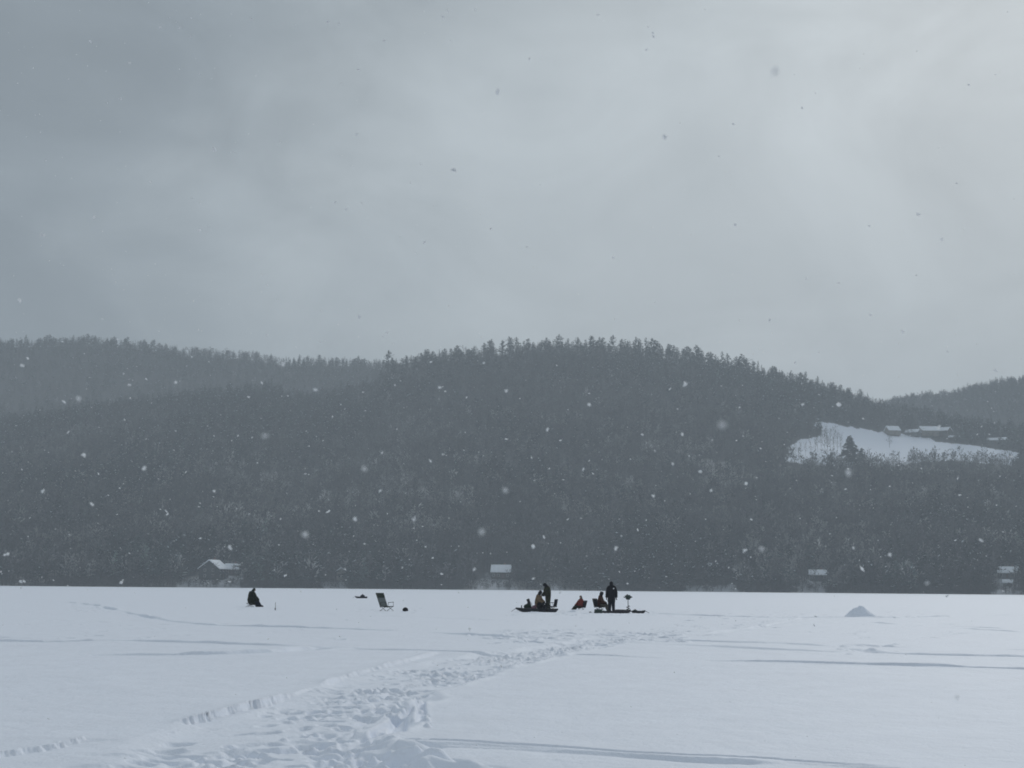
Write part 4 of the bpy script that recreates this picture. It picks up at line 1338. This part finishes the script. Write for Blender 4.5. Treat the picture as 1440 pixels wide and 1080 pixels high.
# ------------------------------------------------------------------ falling snow
def flake_shape(gen, n=3):
    """a small clump of ice crystals"""
    vs, fs = [], []
    for k in range(n):
        c = gen.normal(0, .45, 3) if k else np.zeros(3)
        sx = gen.uniform(.5, 1, 3)
        o = len(vs)
        for p in ((1, 0, 0), (-1, 0, 0), (0, 1, 0), (0, -1, 0), (0, 0, 1), (0, 0, -1)):
            vs.append(c + np.array(p) * sx)
        for a, b, c2 in ((0, 2, 4), (2, 1, 4), (1, 3, 4), (3, 0, 4), (2, 0, 5), (1, 2, 5), (3, 1, 5), (0, 3, 5)):
            fs.append((o + a, o + b, o + c2))
    return np.array(vs), np.array(fs)
gen = np.random.default_rng(21)
fv_, ft_ = [], []
o = 0
N = 2700
shapes = [flake_shape(gen, k % 3 + 1) for k in range(12)]
for k in range(N):
    d = (gen.uniform(2.0 ** 2.2, 9.0 ** 2.2)) ** (1 / 2.2)
    u = gen.uniform(-160, 1600); v = gen.uniform(-60, 900) if gen.random() < .93 else gen.uniform(900, 1080)
    p = CAM + ray(u, v) * d
    if p[2] < .12 or (v < 465 and gen.random() < (.8 if u > 680 else .5)) or (v > 838 and gen.random() < .65): continue
    s = .0012 + .0038 * gen.random() ** 1.8 * (1.4 if gen.random() < .12 else 1) * np.array([gen.uniform(.8, 2.2), 1, gen.uniform(.45, .9)])
    v_, t_ = shapes[gen.integers(12)]
    q = Euler((gen.normal(0, .5), gen.normal(0, .5), gen.random() * 6.28)).to_matrix()
    w = (v_ * s) @ np.array(q).T + p
    fv_.append(w); ft_.append(t_ + o); o += len(v_)
fs_ = mesh_np('falling_snow', np.concatenate(fv_), np.concatenate(ft_), None, M['flake'], False)
tag(fs_, 'fine snowflakes drifting through the air over the lake', 'falling snow', kind='stuff')

# the larger flakes that stand out, nearer than the rest
BIG = [(1017, 597, 24), (109, 560, 12), (512, 657, 14), (678, 747, 18), (374, 613, 17), (430, 752, 16), (829, 568, 8), (963, 538, 9), (398, 511, 9), (247, 538, 8), (182, 541, 6), (1192, 664, 15), (1046, 773, 9),
       (1070, 772, 13), (1303, 820, 12), (117, 640, 7), (498, 730, 9), (580, 730, 9), (712, 549, 6), (711, 690, 15), (918, 697, 6), (770, 604, 7), (131, 710, 7), (605, 648, 6), (1422, 642, 6), (1090, 100, 22), (918, 46, 5), (908, 70, 5),
       (935, 192, 9), (1128, 152, 5), (1345, 981, 12), (323, 770, 9), (1130, 568, 7), (667, 800, 8), (444, 548, 10), (1320, 600, 8), (1250, 780, 8), (620, 545, 7), (866, 770, 8), (1000, 690, 7), (60, 690, 7), (203, 657, 9), (1400, 520, 8),
       (30, 514, 7), (1380, 760, 7), (820, 660, 6), (960, 610, 6), (300, 690, 6), (535, 690, 6), (1200, 770, 6), (700, 130, 9), (300, 210, 8), (1290, 300, 8), (1034, 316, 6), (60, 330, 8), (505, 446, 8)]
bases = []
for k in range(5):
    v_, t_ = flake_shape(gen, 4)
    bases.append(mesh_np('snowflake', v_, t_, None, M['flake'], False))
for k, (u, v, px) in enumerate(BIG):
    ob = bases[k] if k < 5 else bases[k % 5].copy()
    if k >= 5: COL.objects.link(ob)
    d = max(.30, min(3.2, 9.0 / px)) if px > 10 else 13.0 / px
    ob.location = CAM + ray(u, v) * d
    s = px * d / F * (.22 if px > 10 else .34)
    ob.scale = (s * random.uniform(.9, 1.4), s, s * random.uniform(.7, 1.0))
    ob.rotation_euler = (random.gauss(0, .5), random.gauss(0, .5), random.random() * 6.28)
    tag(ob, 'large white snowflake falling near the lens, bigger than the fine flakes around it', 'snowflake', 'large snowflakes near the lens')

# ------------------------------------------------------------------ air
hz = MB().add([(x, y, z) for z in (-2.2, 470) for x, y in ((-2300, -1500), (2300, -1500), (2300, 3300), (-2300, 3300))],
              [(3, 2, 1, 0), (4, 5, 6, 7), (0, 1, 5, 4), (1, 2, 6, 5), (2, 3, 7, 6), (3, 0, 4, 7)])
hm = bpy.data.materials.new('snowy air'); hm.use_nodes = True
nt = hm.node_tree
for n_ in list(nt.nodes):
    if n_.type != 'OUTPUT_MATERIAL': nt.nodes.remove(n_)
pv = nt.nodes.new('ShaderNodeVolumePrincipled')
pv.inputs['Color'].default_value = (.838, .927, 1.0, 1)
pv.inputs['Density'].default_value = .00034
pv.inputs['Anisotropy'].default_value = .1
nt.links.new(pv.outputs['Volume'], [n_ for n_ in nt.nodes if n_.type == 'OUTPUT_MATERIAL'][0].inputs['Volume'])
hzo = hz.build('haze', hm, None, False)
tag(hzo, 'pale snowy haze filling the air over lake and hills', 'haze', kind='stuff')

# ------------------------------------------------------------------ sky and light
SUN_AZ, SUN_EL = R(22), R(26)          # bearing clockwise from the view direction
w = bpy.data.worlds.new('World'); S.world = w; w.use_nodes = True
nt = w.node_tree
bgn = nt.nodes['Background']
sky = nt.nodes.new('ShaderNodeTexSky'); sky.sky_type = 'NISHITA'; sky.sun_disc = False
sky.sun_elevation = SUN_EL; sky.sun_rotation = SUN_AZ; sky.air_density = 1; sky.dust_density = 2
def N_(t, **k):
    n = nt.nodes.new(t)
    for a, b in k.items(): setattr(n, a, b)
    return n
def L_(a, b): nt.links.new(a, b)
tc = N_('ShaderNodeTexCoord')
nrm = N_('ShaderNodeVectorMath', operation='NORMALIZE'); L_(tc.outputs['Generated'], nrm.inputs[0])
# brighter part of the overcast, up to the right, where the sun stands behind the cloud
bd_ = azel(1500, 130)
bv = Vector((math.sin(bd_[0]), math.cos(bd_[0]), bd_[1])).normalized()
dt = N_('ShaderNodeVectorMath', operation='DOT_PRODUCT'); L_(nrm.outputs[0], dt.inputs[0]); dt.inputs[1].default_value = bv
mp = N_('ShaderNodeMapping'); mp.inputs['Scale'].default_value = (1.0, 1.0, 1.7); mp.inputs['Rotation'].default_value = (0, R(14), 0); L_(nrm.outputs[0], mp.inputs['Vector'])
n1 = N_('ShaderNodeTexNoise'); n1.inputs['Scale'].default_value = 2.3; n1.inputs['Detail'].default_value = 5; n1.inputs['Roughness'].default_value = .5; n1.inputs['Distortion'].default_value = .5
n2 = N_('ShaderNodeTexNoise'); n2.inputs['Scale'].default_value = 7.0; n2.inputs['Detail'].default_value = 5; n2.inputs['Roughness'].default_value = .5; n2.inputs['Distortion'].default_value = .8
L_(mp.outputs[0], n1.inputs['Vector']); L_(mp.outputs[0], n2.inputs['Vector'])
def MA(op, a, b, c=None):
    n = N_('ShaderNodeMath', operation=op)
    for i, x in enumerate((a, b, c)):
        if x is None: continue
        if isinstance(x, (int, float)): n.inputs[i].default_value = x
        else: L_(x, n.inputs[i])
    return n.outputs[0]
wig = MA('ADD', MA('MULTIPLY', MA('SUBTRACT', n1.outputs['Fac'], .5), .28), MA('MULTIPLY', MA('SUBTRACT', n2.outputs['Fac'], .5), .10))
# angle from the bright part, wobbled by the cloud noise
ang = MA('ADD', MA('DIVIDE', MA('ARCCOSINE', dt.outputs['Value'], 0), PI), wig)
rp = N_('ShaderNodeValToRGB'); L_(ang, rp.inputs['Fac'])
rp.color_ramp.interpolation = 'B_SPLINE'
E = rp.color_ramp.elements
stops = [(0.0, (.555, .605, .634)), (.07, (.520, .570, .598)), (.14, (.450, .498, .524)), (.20, (.295, .335, .362)), (.26, (.182, .214, .240)), (.36, (.25, .283, .31)), (.6, (.415, .455, .49)), (1.0, (.435, .48, .515))]
E[0].position, E[0].color = stops[0][0], list(stops[0][1]) + [1]
E[1].position, E[1].color = stops[-1][0], list(stops[-1][1]) + [1]
for p_, c_ in stops[1:-1]:
    e = E.new(p_); e.color = list(c_) + [1]
# overcast is brighter towards the zenith
sp = N_('ShaderNodeSeparateXYZ'); L_(nrm.outputs[0], sp.inputs[0])
zen = N_('ShaderNodeMapRange'); L_(sp.outputs['Z'], zen.inputs['Value'])
zen.inputs['From Min'].default_value = .45; zen.inputs['From Max'].default_value = 1.0; zen.inputs['To Min'].default_value = 1.0; zen.inputs['To Max'].default_value = 1.1
n3 = N_('ShaderNodeTexNoise'); n3.inputs['Scale'].default_value = 5.5; n3.inputs['Detail'].default_value = 7; n3.inputs['Roughness'].default_value = .55; n3.inputs['Distortion'].default_value = 1.0
L_(mp.outputs[0], n3.inputs['Vector'])
n4 = N_('ShaderNodeTexNoise'); n4.inputs['Scale'].default_value = 1.7; n4.inputs['Detail'].default_value = 3; n4.inputs['Distortion'].default_value = .6
L_(mp.outputs[0], n4.inputs['Vector'])
mott = MA('ADD', MA('MULTIPLY', n3.outputs['Fac'], MA('MULTIPLY', n4.outputs['Fac'], 1.0)), .75)
sc_ = N_('ShaderNodeVectorMath', operation='SCALE'); L_(rp.outputs['Color'], sc_.inputs[0]); L_(MA('MULTIPLY', zen.outputs[0], mott), sc_.inputs['Scale'])
sn = N_('ShaderNodeVectorMath', operation='SCALE'); L_(sky.outputs['Color'], sn.inputs[0]); sn.inputs['Scale'].default_value = .08
mx = N_('ShaderNodeMix', data_type='RGBA'); mx.inputs['Factor'].default_value = .97
L_(sn.outputs[0], mx.inputs['A']); L_(sc_.outputs[0], mx.inputs['B'])
L_(mx.outputs['Result'], bgn.inputs['Color'])
bgn.inputs['Strength'].default_value = 1.0

sd = bpy.data.lights.new('sun', 'SUN'); sd.energy = 1.55; sd.angle = R(12); sd.color = (1, .975, .94)
so = bpy.data.objects.new('sun', sd); COL.objects.link(so)
dv = Vector((math.sin(SUN_AZ) * math.cos(SUN_EL), math.cos(SUN_AZ) * math.cos(SUN_EL), math.sin(SUN_EL)))
so.rotation_euler = dv.to_track_quat('Z', 'Y').to_euler()

S.view_settings.view_transform = 'Standard'
S.view_settings.look = 'None'
S.view_settings.exposure = 0
S.view_settings.gamma = 1
S.render.engine = 'CYCLES'
S.cycles.use_denoising = True
S.cycles.max_bounces = 10
S.cycles.diffuse_bounces = 8
S.cycles.volume_bounces = 1
S.cycles.filter_width = 1.8
S.cycles.use_adaptive_sampling = True
S.cycles.adaptive_threshold = .01
S.world.cycles.sampling_method = 'AUTOMATIC'
